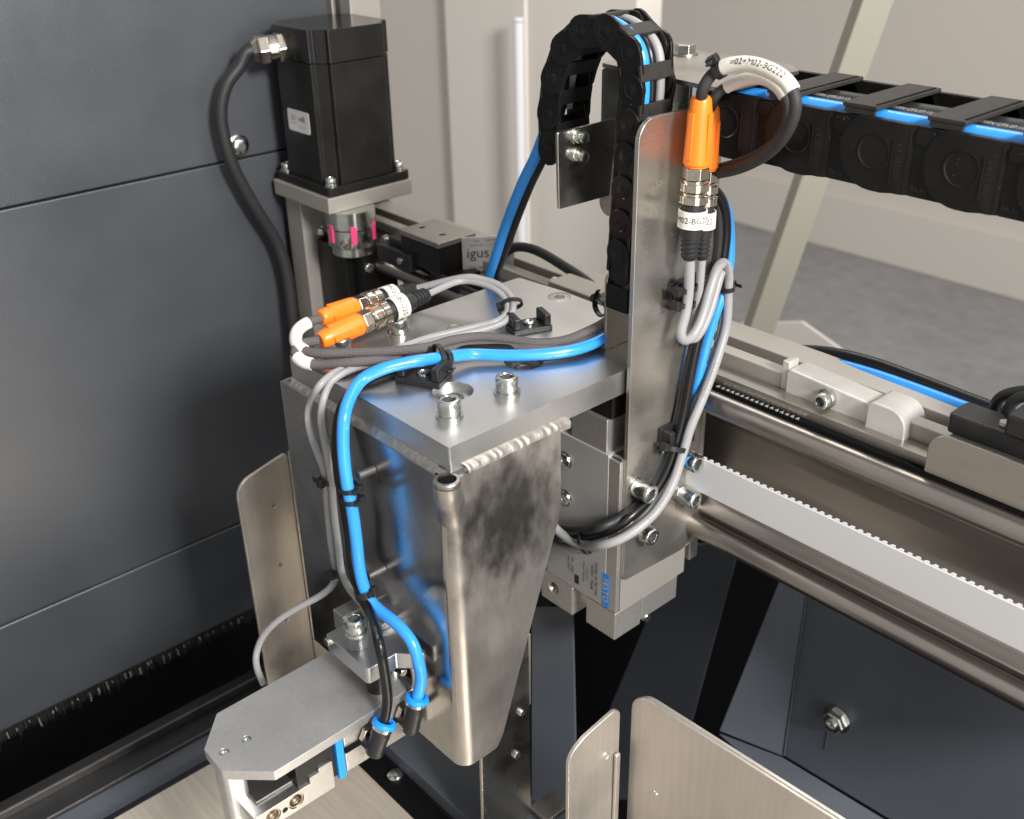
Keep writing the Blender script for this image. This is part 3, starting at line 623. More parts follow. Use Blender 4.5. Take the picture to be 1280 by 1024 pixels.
for off in (0, th):
    rows = []
    for z in zsn:
        row = [(XL, HY+off, z)]
        for k in range(13):
            a = -math.pi/2+k*math.pi/24
            row.append((cx+(R-off)*math.cos(a), cy+(R-off)*math.sin(a), z))
        ye_ = yr(z)-(2.5 if z == ZB else 0)
        row += [(HX-off, cy+(ye_-cy)*.5, z), (HX-off, ye_, z)]
        rows.append([mb.bm.verts.new(p) for p in row])
    for i in range(len(rows)-1):
        for k in range(len(rows[0])-1): mb.face([rows[i][k], rows[i][k+1], rows[i+1][k+1], rows[i+1][k]])
    if off == 0: R0 = rows
    else:
        for i in range(len(rows)-1):
            mb.face([R0[i][-1], rows[i][-1], rows[i+1][-1], R0[i+1][-1]]); mb.face([R0[i][0], R0[i+1][0], rows[i+1][0], rows[i][0]])
        for k in range(len(rows[0])-1):
            for j in (0, -1): mb.face([R0[j][k], R0[j][k+1], rows[j][k+1], rows[j][k]])
hood_ = mb.build('folded_shell', 'polished_steel', t, smooth=30)
hood_.data.materials.append(MAT['hood_brushed'])
for p_ in hood_.data.polygons:
    if p_.center.x > (HX-R+R*.45)*S-ORG[t].x*S: p_.material_index = 1
MB().prism([(XL+.5, HY+th+.1), (XL+3, HY+th+.1), (XL+3, 60), (XL+.5, 60)], 'z', ZB, -16).build('end_sheet', 'stainless_z', t)
ex, ey = 2.6, -4.2
MB().tube([(ex, ey, -17.6), (ex-.3, ey+.3, -21), (ex-1.6, ey+1.7, -26), (cx+2.6, cy-2.6, -34), (cx+.3, cy-.3, -46), (cx-.5, cy+.5, -56)], lambda q: 7.1+q*1.6, 36).build('corner_neck', 'hood_brushed', t, smooth=50)
eye = MB().lathe((ex, ey, -15.25), (0, 0, -1), [(0, 5.0), (.15, 6.6), (.7, 7.1), (2.4, 7.1), (2.4, 5.0)], n=40, closed=True).build('corner_eye', 'stainless_z', t)
MB().cyl((ex, ey, -17.0), (ex, ey, -16.4), 5).build('hole_shade_disc', 'void_black', eye)  # flat black disc puts the shade inside the hole into colour
def fillet(y0, y1, f, nm, amp):
    mb = MB(); rows = []; n_ = int(abs(y1-y0)/.4)
    ph = [random.random() for _ in range(200)]
    for i in range(n_+1):
        q = y0+(y1-y0)*i/n_; row = []
        wv = i*.40+2.2*math.sin(i*.021)+1.3*math.sin(i*.13); rip = (.5+.5*math.sin(wv))*.28+.25*math.sin(i*.037+1)+ph[(i//4) % 200]*.12
        for k in range(9):
            a_ = k/8; row.append(mb.bm.verts.new(f(q+math.sin(a_*3.14)*1.6+a_*1.2, a_, math.sin(a_*math.pi)*(amp+rip))))
        rows.append(row)
    for r0, r1 in zip(rows, rows[1:]):
        for k in range(8): mb.face([r0[k], r0[k+1], r1[k+1], r1[k]])
    return tag(mb.build(nm, 'weld', t, smooth=60), kind='stuff')
fillet(7, 80, lambda q, a_, h: (.1+a_*4.2+h*.75, q, -11.6-a_*6.4+h*.4), 'weld_bead', .9)
fillet(-9, -150, lambda q, a_, h: (q, -.1-a_*5.0-h*.6, -13.6-a_*3.4+h*.4), 'side_weld', .3)
for px_, py_, L in ((468, 586, 11), (481, 710, 12)):
    q = P(px_, py_, 'y', HY); MB().cyl((q.x, HY-.1, q.z), (q.x, HY-L, q.z), 2.5, n=20, ch=.3).build('standoff', 'dark_alu', t)

t = thing('support_leg', (-15, 55, -300), 'greenish brushed steel leg standing behind the foot of the hood', 'leg')
sheet('front_face', [(602, 950, 'x', -20), (661, 780, 'x', -20), (665, 1060, 'x', -20), (606, 1090, 'x', -20)], 3, 'stainless_z', t)
q = P(645, 943, 'x', -20); cap_screw((-19.9, q.y, q.z), (1, 0, 0), t, 3, 2)
q = P(651, 890, 'x', -20); cap_screw((-19.9, q.y, q.z), (1, 0, 0), t, 2.6, 2)
q = P(664, 1010, 'x', -20); MB().box((-22, q.y, q.z-4), (-4, q.y+22, q.z)).build('foot', 'stainless_z', t, bevel=.4)
sheet('upper_tab', [(664, 792, 'x', -24), (664, 880, 'x', -24), (648, 900, 'x', -24), (646, 800, 'x', -24)], 2, 'guide_steel', t)

# ------------------------------------------------------------------ gripper
t = thing('gripper', (-55, -70, -215), 'parallel gripper with satin top plate and steel jaw at the lower left', 'gripper')
ZG = -165
og = [P(a, b, 'z', ZG) for a, b in ((271, 892), (255, 937), (277, 964), (343, 965))]
ogp = [(p.x, p.y) for p in og]+[(ogp_x, ogp_y) for ogp_x, ogp_y in ((-27, -17), (-87, -17))]
gp = MB().prism(rpoly(ogp, [1, 2, 2, 2, 6, 2], 4), 'z', ZG-6.2, ZG).build('top_plate', 'anodised_grip', t, bevel=.5)
hs = [P(280, 940, 'z', ZG), P(308, 924, 'z', ZG)]
cut(gp, [MB().cyl((p.x, p.y, ZG-1.6), (p.x, p.y, ZG+2), 2.7, n=24) for p in hs])
for p in hs:
    o = MB().lathe((p.x, p.y, ZG-1.6), (0, 0, 1), [(0, 2.5), (1.2, 2.4), (1.4, 1.9), (1.4, 1.3), (.4, 1.2), (.4, 0)], n=20).build('plate_screw', 'zinc', t)
MB().box((-84, -62, -203), (-31, -7.5, ZG-6.4)).build('body', 'cast_alu', t, bevel=1)
MB().box((-31.2, -62, -187.5), (-29.6, -6, -184)).build('side_groove', 'void_black', t)
MB().box((-82, -93, -202), (-32, -68, ZG-6.4)).build('black_section', 'black_anod', t, bevel=.6)
q0 = P(419, 928, 'x', -29); q1 = P(430, 976, 'x', -29)
MB().box((-84.5, -67.8, -203.8), (-29.6, -63, ZG-6.5)).build('blue_band', 'ring_blue', t, bevel=.4)
# steel jaw: bottom carrier, stepped block and two brass lined bores
jw = MB().prism(rpoly([(-122, -207.5), (-71, -207.5), (-71, -187), (-80, -187), (-80, -190), (-86, -190), (-86, -194), (-122, -194.5)], [3, 1, 1, 1, .5, .5, .5, 1], 3), 'x', -72, -30.5).build('jaw', 'anodised', t, bevel=.6)
bs = [P(370, 1001, 'x', -31), P(341, 1020, 'x', -31), P(356, 1012, 'x', -31)]
cut(jw, [MB().cyl((-45, p.y, p.z), (-25, p.y, p.z), r_, n=28) for p, r_ in zip(bs, (4.9, 4.9, 1.8))])
for p in bs[:2]:
    MB().lathe((-31.2, p.y, p.z), (-1, 0, 0), [(0, 4.7), (0, 3.9), (1, 3.6), (2, 3.9), (3, 3.4), (4, 3.6), (6, 3.1), (6, 0)], n=28).build('bushing', 'brass', t)
MB().box((-60, -127, -245), (-46, -114, ZG-6.4)).build('rear_finger', 'anodised_grip', t, bevel=3.5, seg=4)
MB().cyl((-66, -113, -194), (-66, -113, ZG-6.4), 5, n=24, ch=.4).build('finger_pin', 'zinc', t)
MB().box((-58, -116, -194.2), (-38, -88, -192.4)).build('slide', 'dark_alu', t, bevel=.6)
# push-in elbow fittings
def fitting(px_, py_, px2, py2, xf, label):
    top = P(px_, py_, 'x', xf); bot = P(px2, py2, 'x', xf); d = (top-bot).normalized()
    f = thing('elbow_fitting', bot, label, 'fitting', 'black elbow fittings on the gripper side')
    MB().lathe(bot-d*1.5, d, [(0, 0), (0, 4.2), (1, 5), (4, 5.3), (11, 5.3), (12, 5.6), ((top-bot).length-1, 5.6), ((top-bot).length-.5, 5.3), ((top-bot).length-.5, 0)]).build('elbow_body', 'black_plastic', f, bevel=0)
    MB().lathe(top-d*.9, d, [(0, 4.5), (0, 7.0), (1.2, 7.1), (2.4, 6.6), (3.0, 4.6), (1.8, 3.7), (0, 3.7)], n=32, closed=True).build('release_ring', 'ring_blue', f)
    MB().lathe(top-d*3.4, d, [(0, 5.8), (1.8, 5.8)], n=28).build('steel_band', 'zinc', f)
    MB().cyl(bot+d*2, (-29.5, bot.y+1.5, bot.z+2), 4.2).build('side_arm', 'black_plastic', f)
    MB().lathe((-29.4, bot.y+4, bot.z+4), (1, 0, 0), [(0, 0), (0, 6.6), (3, 6.6), (3.5, 5.8), (3.5, 0)], n=6).build('hex_base', 'nickel', f, bevel=.4)
    return top, d
f1, fd1 = fitting(480, 905, 468, 941, -18, 'black elbow fitting with blue ring, nearer the gripper tip')
f2, fd2 = fitting(521, 874, 513, 912, -18, 'black elbow fitting with blue ring, closer to the stainless hood')
# clamp block and spring screw above the gripper
t = thing('gripper_clamp', (-50, -28, -160), 'satin aluminium clamp block with a spring loaded cap screw above the gripper plate', 'clamp')
ZK = -139
MB().prism(rpoly([(-73, -42), (-31, -42), (-31, -22), (-18, -8), (-73, -8)], [2, 3, 2, 2, 1], 4), 'z', ZK-11, ZK).build('front_jaw', 'anodised', t, bevel=.6)
MB().box((-84, -29, ZK-9), (-73.4, -5, ZK+5)).build('rear_jaw', 'anodised', t, bevel=.6)
MB().box((-73, -16, ZK+.2), (-52, -5, ZK+5)).build('step', 'anodised', t, bevel=.5)
q = P(447, 806, 'z', ZK); SX, SY = q.x, q.y
mb = MB()
for k in range(7): mb.lathe((SX, SY, ZK+.1+k*1.25), (0, 0, 1), [(0, 5.7), (.3, 6.4), (.95, 6.4), (1.25, 5.7)], n=28)
mb.cyl((SX, SY, ZK), (SX, SY, ZK+8.8), 5.8); mb.build('threaded_sleeve', 'socket_dark', t)
cap_screw((SX, SY, ZK+8.9), (0, 0, 1), t, 5.6, 9, washer=6.2)
MB().cyl((-40, -30, ZG), (-40, -30, ZK-11.2), 6.5).build('pin', 'black_anod', t)
q = P(420, 781, 'y', -36); MB().cyl((q.x, -44, ZK-3), (q.x, -30, ZK-3), 2.6, n=18, ch=.3).build('cross_screw', 'zinc', t)
q = P(491, 835, 'z', -158); MB().cyl((q.x-2, q.y, -156), (q.x+10, q.y+1, -156), 2.4, n=18, ch=.3).build('cross_screw', 'zinc', t)
MB().cyl((q.x-2, q.y+2, ZG), (q.x-2, q.y+2, -152), 3.4, n=18, ch=.3).build('guide_pin', 'zinc', t)

# ------------------------------------------------------------------ carriage parts between plate and cylinder
t = thing('carriage_block', (-30, 150, -55), 'black and silver stacked carriage blocks between the plate edge and the cylinder', 'carriage')
MB().box((-40, 126, -58), (-10, 160, -36)).build('silver_block', 'cast_alu', t, bevel=.6)
MB().box((-38, 128, -35.6), (-8, 162, -15.4)).build('black_block', 'black_anod', t, bevel=.6)
MB().box((-75, 130, -58), (-42, 160, -15.4)).build('rear_block', 'dark_alu', t, bevel=.6)
MB().box((-56, 122, -58), (-53, 130, -16)).build('thin_rib', 'pale_alu', t)
MB().box((-12, 170, -150), (2, 205, -30)).build('bearing_block', 'cast_alu', t, bevel=1)
q = P(893, 470, 'x', 4)
MB().prism(rpoly([(189, -52), (200, -52), (200, -18), (189, -18)], 2), 'x', -3, 4).build('upper_lug', 'pale_alu', t, bevel=.5)
MB().prism(rpoly([(189, -150), (200, -150), (200, -122), (189, -122)], 2), 'x', -3, 4).build('lower_lug', 'pale_alu', t, bevel=.5)
MB().box((-2, 200.4, -47), (3, 204, -20)).build('wiper', 'black_plastic', t, bevel=.5)

# pneumatic cylinder
t = thing('pneumatic_cylinder', (-30, 150, -195), 'satin silver pneumatic cylinder block with a blue printed logo, under the upright sheet', 'cylinder')
YF = 125; XF = 3
def fz(px_, py_): return P(px_, py_, 'y', YF).z
zt_ = fz(775, 577); zm = fz(764, 765)
bd = MB().prism([(-62, zm), (-7, zm), (-7, zt_), (-62, zt_)], 'y', YF, 196).build('body', 'satin_face', t, bevel=.7)
MB().box((-6.7, YF+.2, zm), (XF-1, 128.5, -60)).build('face_edge', 'cast_alu', t, bevel=.4)
MB().box((-6.6, YF+4, -150+0), (XF-1, 196, zm)).build('end_face', 'pale_alu', t, bevel=.5) if False else None
MB().box((-6.6, 129, zm), (XF-.5, 192, -134)).build('end_face', 'pale_alu', t, bevel=.5)
z2 = fz(762, 797)
MB().box((-24, YF, z2), (XF-1, 150, zm-.3)).build('end_foot', 'cast_alu', t, bevel=.6)
MB().box((-24, 150.3, z2+3), (XF-1, 186, zm-.3)).build('rear_foot', 'cast_alu', t, bevel=.6)
z3 = fz(715, 768)
ft = MB().box((-66, YF-1, z3), (-36, 150, zm-.3)).build('port_foot', 'cast_alu', t, bevel=.6)
q = P(692, 735, 'y', YF-1); cut(ft, [MB().cyl((q.x, YF-4, q.z), (q.x, YF+10, q.z), 4.4, n=28)])
MB().lathe((q.x, YF+.5, q.z), (0, 1, 0), [(0, 4.3), (1, 3.9), (2, 4.2), (3, 3.8), (4, 4.1), (6, 3.8), (6, 0)], n=24).build('port_thread', 'zinc', t)
MB().box((-36, YF+6, z2+8), (-24.3, 150, zm-.3)).build('web', 'cast_alu', t)
MB().cyl((XF-6, 157, z2+1), (XF-.5, 157, z2+1), 3.6, n=20, ch=.8).build('dowel', 'zinc', t)
for px_, py_ in ((707, 575), (707, 622)):
    q = P(px_, py_, 'y', YF); o = MB().lathe((q.x, YF-.2, q.z), (0, -1, 0), [(0, 6), (.4, 6), (.5, 4.9), (1.6, 4.4), (1.7, 2.6), (.8, 2.4), (.8, 0)], n=28).build('face_screw', 'zinc', t)
MB().box((XF-.5+.2, 196.2, -165), (-9, 205, -120)).build('slide_end', 'cast_alu', t, bevel=.5)
# print on the face, reading downwards
q = P(757, 738, 'y', YF); fo = lambda x, z: flat((x, YF-.25, z), (0, 0, -1), (1, 0, 0))
MB().box((q.x-2.9, YF-.15, q.z-13), (q.x+2.9, YF-.02, q.z+13)).build('logo_patch', 'ring_blue', t)
text('FESTO', 6.6, 'label_silver', t, fo(q.x, q.z))
for dx, s_, ln in ((-8.5, 3.6, 'DGSL-16-30-Y3A'), (-12.3, 3.4, '543951  M508'), (-16.5, 2.2, 'p max 8 bar'), (-19.5, 2.2, 'Made in Germany'), (-30, 3.0, '1.8 ... 8 bar'), (-33.5, 2.8, 'max 60 C')):
    text(ln, s_, 'print_black', t, fo(q.x+dx, q.z+4))
MB().box((q.x-28, YF-.12, q.z-9), (q.x-24, YF-.02, q.z-2)).build('data_mark', 'print_black', t)

# ------------------------------------------------------------------ big upright sheet
t = thing('upright_sheet', (5, 160, -145), 'tall upright brushed stainless sheet carrying connectors and screws', 'sheet metal')
XS = 5
tl, bl_, br, tr = P(805, 172, 'x', XS), P(779, 724, 'x', XS), P(868, 680, 'x', XS), P(893, 130, 'x', XS)
zt2 = P(830, 150, 'x', XS).z
op = [(bl_.y, bl_.z-2), (br.y-1, br.z+1), (br.y-1, tr.z), (bl_.y, zt2+3)]
sh = MB().prism(rpoly(op, [4, 14, 4, 12]), 'x', XS-3, XS).build('sheet', 'stainless_d', t, bevel=.4)
MB().prism(rpoly([(YF+1.5, -150), (134, -153), (134, -58), (YF+1.5, -58)], [6, 2, 1, 8]), 'x', -6.3, 1.7).build('rear_spacer', 'dark_alu', t, bevel=.5)
for px_, py_, L in ((794, 608, 12), (852, 571, 12), (850, 616, 12), (802, 664, 8)):
    q = P(px_, py_, 'x', XS); cap_screw((XS+.05, q.y, q.z), (1, 0, 0), t, 6.0, L, washer=6.8)
# L bracket on the plate
t = thing('angle_bracket', (-26, 140, 0), 'small bent stainless bracket standing on the plate beside the upright sheet', 'bracket')
f0 = P(757, 438, 'z', .1); zt3 = P(762, 343, 'x', f0.x).z
MB().prism(rpoly([(f0.y, 0.1), (190, .1), (190, zt3), (f0.y, zt3)], [0, 0, 0, 4]), 'x', f0.x-2.2, f0.x).build('upright_leaf', 'stainless_z', t, bevel=.4)
MB().box((f0.x-24, f0.y, .1), (f0.x-2.4, 188, 2.2)).build('foot_leaf', 'stainless_z', t, bevel=.4)

# horizontal sheet with nut
t = thing('chain_bracket', (0, 200, 153), 'horizontal grey sheet with folded front lip behind the chain loop', 'bracket')
ZS = 155
MB().prism(rpoly([(-68, 175), (29, 164), (27, 231), (12, 243), (-58, 243), (-68, 236)], [3, 9, 3, 2, 2, 2]), 'z', ZS-2.5, ZS).build('top_leaf', 'stainless_x', t, bevel=.4)
MB().prism(rpoly([(-68, 66), (-3, 66), (-3, ZS-3), (-68, ZS-3)], [8, 2, 2, 2]), 'y', 176, 178.5).build('rear_leaf', 'stainless_d', t, bevel=.4)
MB().prism(rpoly([(172, 70), (186, 70), (186, ZS-3), (172, ZS-3)], [2, 2, 2, 2]), 'x', 7, 9.5).build('side_strip', 'stainless_z', t, bevel=.4) if False else None
q = P(856, 68, 'z', ZS)
o = MB().lathe((q.x, q.y, ZS+.1), (0, 0, 1), [(0, 0), (0, 6.4), (5.4, 6.4), (6, 5.6), (6, 0)], n=6).build('hex_nut', 'zinc', t, bevel=.4)
MB().lathe((q.x, q.y, ZS+.1), (0, 0, 1), [(0, 8), (1, 8), (1, 0)]).build('washer', 'zinc', o)

# loop side bracket with two nuts
t = thing('loop_bracket', (-48, 145, 83), 'small brushed steel leaf with two cap nuts inside the chain loop', 'bracket')
XB = -48
b0_, b1_, b2_, b3_ = P(697, 166, 'x', XB), P(772, 147, 'x', XB), P(762, 245, 'x', XB), P(699, 262, 'x', XB)
MB().prism(rpoly([(b3_.y, b3_.z), (b2_.y, b2_.z), (b1_.y, b1_.z), (b0_.y, b0_.z)], [1.5, 1, 1, 1.5]), 'x', XB-2, XB).build('leaf', 'stainless_z', t, bevel=.4)
for px_, py_ in ((722, 170), (722, 194)):
    q = P(px_, py_, 'x', XB); o = MB().lathe((XB+.1, q.y, q.z), (1, 0, 0), [(0, 0), (0, 4.6), (1, 4.6), (1.1, 3.9), (4, 3.9), (4.2, 3.1), (6, 2.9), (6.4, 2), (6.4, 0)], n=18).build('nut', 'zinc', t)

# ------------------------------------------------------------------ vertical chain loop
t = thing('chain_loop', (-20, 150, 45), 'black cable chain standing in a tall arched loop behind the upright sheet', 'cable chain')
YL, YR_ = 138, 164
piv = [P(a, b, 'y', YL) for a, b in ((685, 188), (684, 143), (689, 100), (702, 62), (725, 40), (756, 39), (784, 67), (788, 113), (784, 156), (781, 198), (778, 240), (775, 281), (772, 318), (770, 345))]
ctr = Vector((sum(p.x for p in piv[:9])/9, YL, 140))
for i in range(len(piv)-1):
    a, b = piv[i], piv[i+1]; d = (b-a); L = d.length; d.normalize(); nrm = Vector((-d.z, 0, d.x))
    if nrm.dot((a+b)/2-ctr) < 0: nrm = -nrm
    r_ = 8.7; outl = []
    for k in range(9):
        an = math.pi/2+math.pi*k/8; outl.append(a+d*math.cos(an)*r_+nrm*math.sin(an)*r_)
    for k in range(9):
        an = -math.pi/2+math.pi*k/8; outl.append(b+d*math.cos(an)*(r_-1.2)*.9+nrm*math.sin(an)*(r_-1.0))
    mb = MB()
    mb.pts_prism(outl, (0, 2.2, 0))
    mb.pts_prism([q+Vector((0, YR_-YL-2, 0)) for q in outl], (0, 2.2, 0))
    # stagger: each link sits a hair proud at its head
    for v in mb.bm.verts:
        tt = (v.co-a).dot(d)/L; v.co.y += (1.5*tt if v.co.y < 150 else -1.5*tt)
    ln = mb.build('link', 'chain_plastic', t, bevel=.5)
    mb = MB()
    mb.lathe(a+Vector((0, -.15, 0)), (0, -1, 0), [(-.3, 0), (-.3, 4.2), (.1, 4.2), (.25, 3.8), (-.1, 3.4), (.2, 2.9), (.3, 0)], n=20)
    mb.build('pin', 'chain_plastic', ln)
    m_ = (a+b)/2+d*1.5
    mb = MB(); mb.obox(m_+nrm*(r_-1.6)+Vector((0, (YR_-YL)/2, 0)), d, (0, 1, 0), nrm, (4.2, (YR_-YL)/2-.2, 1.0))
    mb.build('outer_crossbar', 'chain_bar', ln, bevel=.4)
    MB().obox(m_-nrm*(r_-1.6)+Vector((0, (YR_-YL)/2, 0)), d, (0, 1, 0), nrm, (4.0, (YR_-YL)/2-.2, 1.0)).build('inner_crossbar', 'chain_plastic', ln, bevel=.4)
e = piv[-1]; MB().box((e.x-9, YL+1, e.z-22), (e.x+8, YR_, e.z-7)).build('end_mount', 'chain_plastic', t, bevel=1)
def off_loop(dn, y):
    out = []
    for i, p in enumerate(piv):
        d = (piv[min(i+1, len(piv)-1)]-piv[max(i-1, 0)]).normalized(); nr = Vector((-d.z, 0, d.x))
        if nr.dot(p-ctr) < 0: nr = -nr
        q = p+nr*dn; q.y = y; out.append(tuple(q))
    return out
# ------------------------------------------------------------------ tubes through the loop and away to the left
tail_b = [(672, 190, 'y', 144), (655, 225, 'y', 147), (636, 272, 'y', 152), (620, 320, 'y', 158), (611, 352, 'y', 164), (606, 400, 'y', 168)]
tube_thing('blue_air_tube', tail_b[::-1]+off_loop(3.4, 144.2)[1:], 3.4, 'tube_blue', 'blue air tube hanging from the chain loop down behind the mounting plate', 'air tube')
tail_k = [(679, 196, 'y', 149), (662, 232, 'y', 152), (643, 280, 'y', 157), (627, 325, 'y', 163), (617, 356, 'y', 168), (611, 402, 'y', 172)]
tube_thing('black_air_tube', tail_k[::-1]+off_loop(2.6, 151)[1:], 3.0, 'tube_black', 'black air tube hanging beside the blue one from the chain loop', 'air tube')
tube_thing('grey_sensor_cable', off_loop(3.0, 157.5)[1:], 2.6, 'cable_grey', 'grey cable showing between the crossbars of the chain loop', 'cable')
tube_thing('arched_cable', [(628, 318, 'y', 230), (645, 309, 'y', 232), (670, 313, 'y', 232), (705, 333, 'y', 228), (738, 356, 'y', 220), (765, 385, 'y', 214)], 3.6, 'rubber', 'black cable arching behind the mounting plate under the steel leaf', 'cable')

# ------------------------------------------------------------------ horizontal energy chain
t = thing('energy_chain', (120, 220, 113), 'large black energy chain running from behind the connectors to the right edge', 'cable chain')
PX = [P(995, 174, 'y', 190).x-45+k*44.8 for k in range(7)]; ZC = 131.5; YE0, YE1 = 190, 252
for i, px_ in enumerate(PX):
    if px_ > 275: break
    x1_ = px_+44.8
    # head disc, body step and tail tucked under the next head
    out = [(px_+30, ZC-19), (px_+46, ZC-17.5), (px_+46, ZC+17.5), (px_+30, ZC+19)]
    head = [(px_+19.2*math.cos(math.pi/2+math.pi*k/16), ZC+min(19.2*math.sin(math.pi/2+math.pi*k/16), 15.9)) for k in range(17)]
    mb = MB(); hp = head+[(px_+6, ZC-19.2), (px_+12, ZC-18.2)]; mb.prism(hp+[(px_+15.5, ZC-18.2), (px_+15.5, ZC+15.5)], 'y', YE0-.3, YE0+3.4, top=hp+[(px_+22, ZC-18.2), (px_+22, ZC+15.5)])
    ln = mb.build('link', 'chain_plastic', t, bevel=.55)
    MB().prism(rpoly([(px_+19.2, ZC-18.2), (px_+43, ZC-18.2), (px_+43, ZC+15.4), (px_+19.2, ZC+15.4)], 1), 'y', YE0+1.5, YE0+3.4).build('recessed_tail', 'chain_plastic', ln, bevel=.4)
    MB().lathe((px_, YE0-.35, ZC), (0, -1, 0), [(-.4, 0), (-.4, 8.8), (.35, 8.8), (.5, 8.3), (0.0, 7.6), (.05, 0)], n=40).build('pivot_pin', 'chain_plastic', ln)
    MB().prism(rpoly([(px_+19.4, ZC+7), (px_+30, ZC+6), (px_+30, ZC+14), (px_+19.4, ZC+14)], 3), 'y', YE0+.5, YE0+1.4).build('latch', 'chain_plastic', ln, bevel=.8)
    MB().box((px_+9.5, YE0-.7, ZC-13), (px_+10.1, YE0-.05, ZC+8)).build('rib', 'chain_plastic', ln, bevel=.1)
    MB().box((px_+17.4, YE0-.2, ZC-17), (px_+18.2, YE0-.05, ZC+14)).build('rib', 'chain_plastic', ln, bevel=.2)
    text('E4.28.050', 4.2, 'chain_bar', ln, flat((px_+13, YE0-.45, ZC-2), (0, 0, -1), (1, 0, 0)), name='moulded_text')
    text('PA 66', 3.2, 'chain_bar', ln, flat((px_+25, YE0+.8, ZC-14), (1, 0, 0), (0, 0, 1)), name='moulded_text')
    # far side plate
    MB().prism(rpoly([(px_-17, ZC-18), (px_+42, ZC-18), (px_+42, ZC+19), (px_-17, ZC+19)], 8), 'y', YE1-3.4, YE1).build('far_plate', 'chain_plastic', ln, bevel=.6)
    bar = MB().prism([(px_-21, YE0+1), (px_-2, YE0+1), (px_-2, YE1-1), (px_-21, YE1-1)], 'z', ZC+18.6, ZC+20.8).build('crossbar', 'chain_bar', ln, bevel=.5)
    for y_ in (YE0+1.2, YE1-3.2): MB().box((px_-19.5, y_, ZC+16), (px_-3.5, y_+2, ZC+18.5)).build('bar_lug', 'chain_bar', ln)
    mb = MB()
    for k in range(22):
        y_ = YE0+4+k*2.5; mb.box((px_-4.6, y_, ZC+20.85), (px_-3.3, y_+1.3, ZC+21.4))
    tag(mb.build('knurl', 'chain_plastic', ln, smooth=0), kind='stuff')
    MB().box((px_-20, YE0+3.6, ZC-18.5), (px_-3, YE1-3.6, ZC-16)).build('lower_crossbar', 'chain_plastic', ln, bevel=.4)
tube_thing('chain_blue_tube', [(-10, 198, 143), (30, 199.3, 144.6), (120, 199.3, 144.8), (330, 199.3, 144.6)], 5, 'tube_blue', 'blue tube lying along the front inside the horizontal energy chain', 'air tube')
o, pth = tube_thing('chain_black_cable', [(-10, 211, 142), (30, 211, 143.4), (120, 210.6, 143.6), (330, 211, 143.4)], 5.6, 'rubber', 'black printed cable lying beside the blue tube inside the energy chain', 'cable', n=20)
for k in range(5):
    text('3000V CF5.07.12 igus', 3.2, 'cable_grey', o, flat((70+k*44.8-5, 208.7, 149.35), (1, 0, 0), (0, .93, .36)), name='lettering')
tube_thing('chain_rear_cable', [(-10, 226, 142), (30, 227, 142), (120, 228, 142), (330, 228, 142)], 6.5, 'rubber', 'thick black cable lying at the back inside the energy chain', 'cable', n=18)

# ------------------------------------------------------------------ tubes across the mounting plate
bt = [(-38, 186, 14), (-37, 168, 10), (757, 420, 'z', 7), (735, 432, 'z', 6), (705, 440, 'z', 5.5), (660, 444, 'z', 5.5), (620, 444, 'z', 6), (590, 443, 'z', 7), (560, 446, 'z', 10), (525, 451, 'z', 12.5), (497, 456, 'z', 12.5), (474, 463, 'z', 11),
      (452, 475, 'z', 7), (438, 496, 'z', 2), (430, 522, 'y', -15), (429, 560, 'y', -19), (433, 600, 'y', -22), (440, 636, 'y', -22), (445, 672, 'y', -22), (450, 715, 'y', -22), (459, 745, 'y', -21), (473, 762, 'y', -20),
      (496, 780, 'y', -18), (515, 803, 'y', -17), (523, 828, 'y', -17), (526, 850, 'x', -17), tuple(f2-fd2*5)]
OBBP, BP = tube_thing('blue_air_tube', bt, 3.5, 'tube_blue', 'blue air tube curving over the mounting plate and down the hood to the gripper', 'air tube', n=18)
kt = [(-44, 190, 6), (-42, 172, 4), (760, 420, 'z', 3.2), (700, 434, 'z', 3.2), (620, 436, 'z', 3.2), (560, 440, 'z', 3.2), (500, 458, 'z', 4), (465, 471, 'z', 4), (445, 484, 'z', 1), (428, 508, 'y', -8),
      (421, 545, 'y', -13), (423, 590, 'y', -16), (429, 622, 'y', -17), (436, 665, 'y', -17), (442, 712, 'y', -17), (452, 745, 'y', -23), (463, 768, 'y', -27), (474, 805, 'x', -19), (482, 850, 'x', -17), (484, 880, 'x', -17), tuple(f1-fd1*5)]
OBKP, KP = tube_thing('black_air_tube', kt, 3.0, 'tube_black', 'glossy black air tube running with the blue one to the front fitting of the gripper', 'air tube', n=18)

# braided cables ending in white sleeves and orange plugs on the plate
br1 = [(-40, 192, 22), (-38, 172, 18), (757, 402, 'z', 14), (735, 414, 'z', 11), (708, 425, 'z', 8), (672, 429, 'z', 7), (635, 424, 'z', 8), (597, 421, 'z', 9), (562, 426, 'z', 10), (535, 434, 'z', 12), (490, 439, 'z', 11), (440, 441, 'z', 10), (405, 442, 'z', 9), (381, 439, 'z', 8), (370, 428, 'z', 11), (372, 413, 'z', 14), (386, 403, 'z', 16), (402, 398, 'z', 17)]
_, B1 = tube_thing('braided_cable', br1, 2.8, 'braid', 'upper grey textile braided cable crossing the plate to the rear orange plug', 'cable', 'braided cables', n=18)
br2 = [(-46, 192, 15), (-44, 172, 12), (757, 410, 'z', 10), (735, 421, 'z', 7), (708, 432, 'z', 4), (672, 437, 'z', 4), (635, 433, 'z', 4), (597, 430, 'z', 4.5), (562, 436, 'z', 5), (535, 443, 'z', 6), (490, 448, 'z', 6), (440, 453, 'z', 7), (400, 456, 'z', 4), (378, 452, 'z', 5), (368, 440, 'z', 8), (376, 430, 'z', 10), (400, 426, 'z', 11)]
_, B2 = tube_thing('braided_cable', br2, 2.8, 'braid', 'lower grey textile braided cable crossing the plate to the front orange plug', 'cable', 'braided cables', n=18)
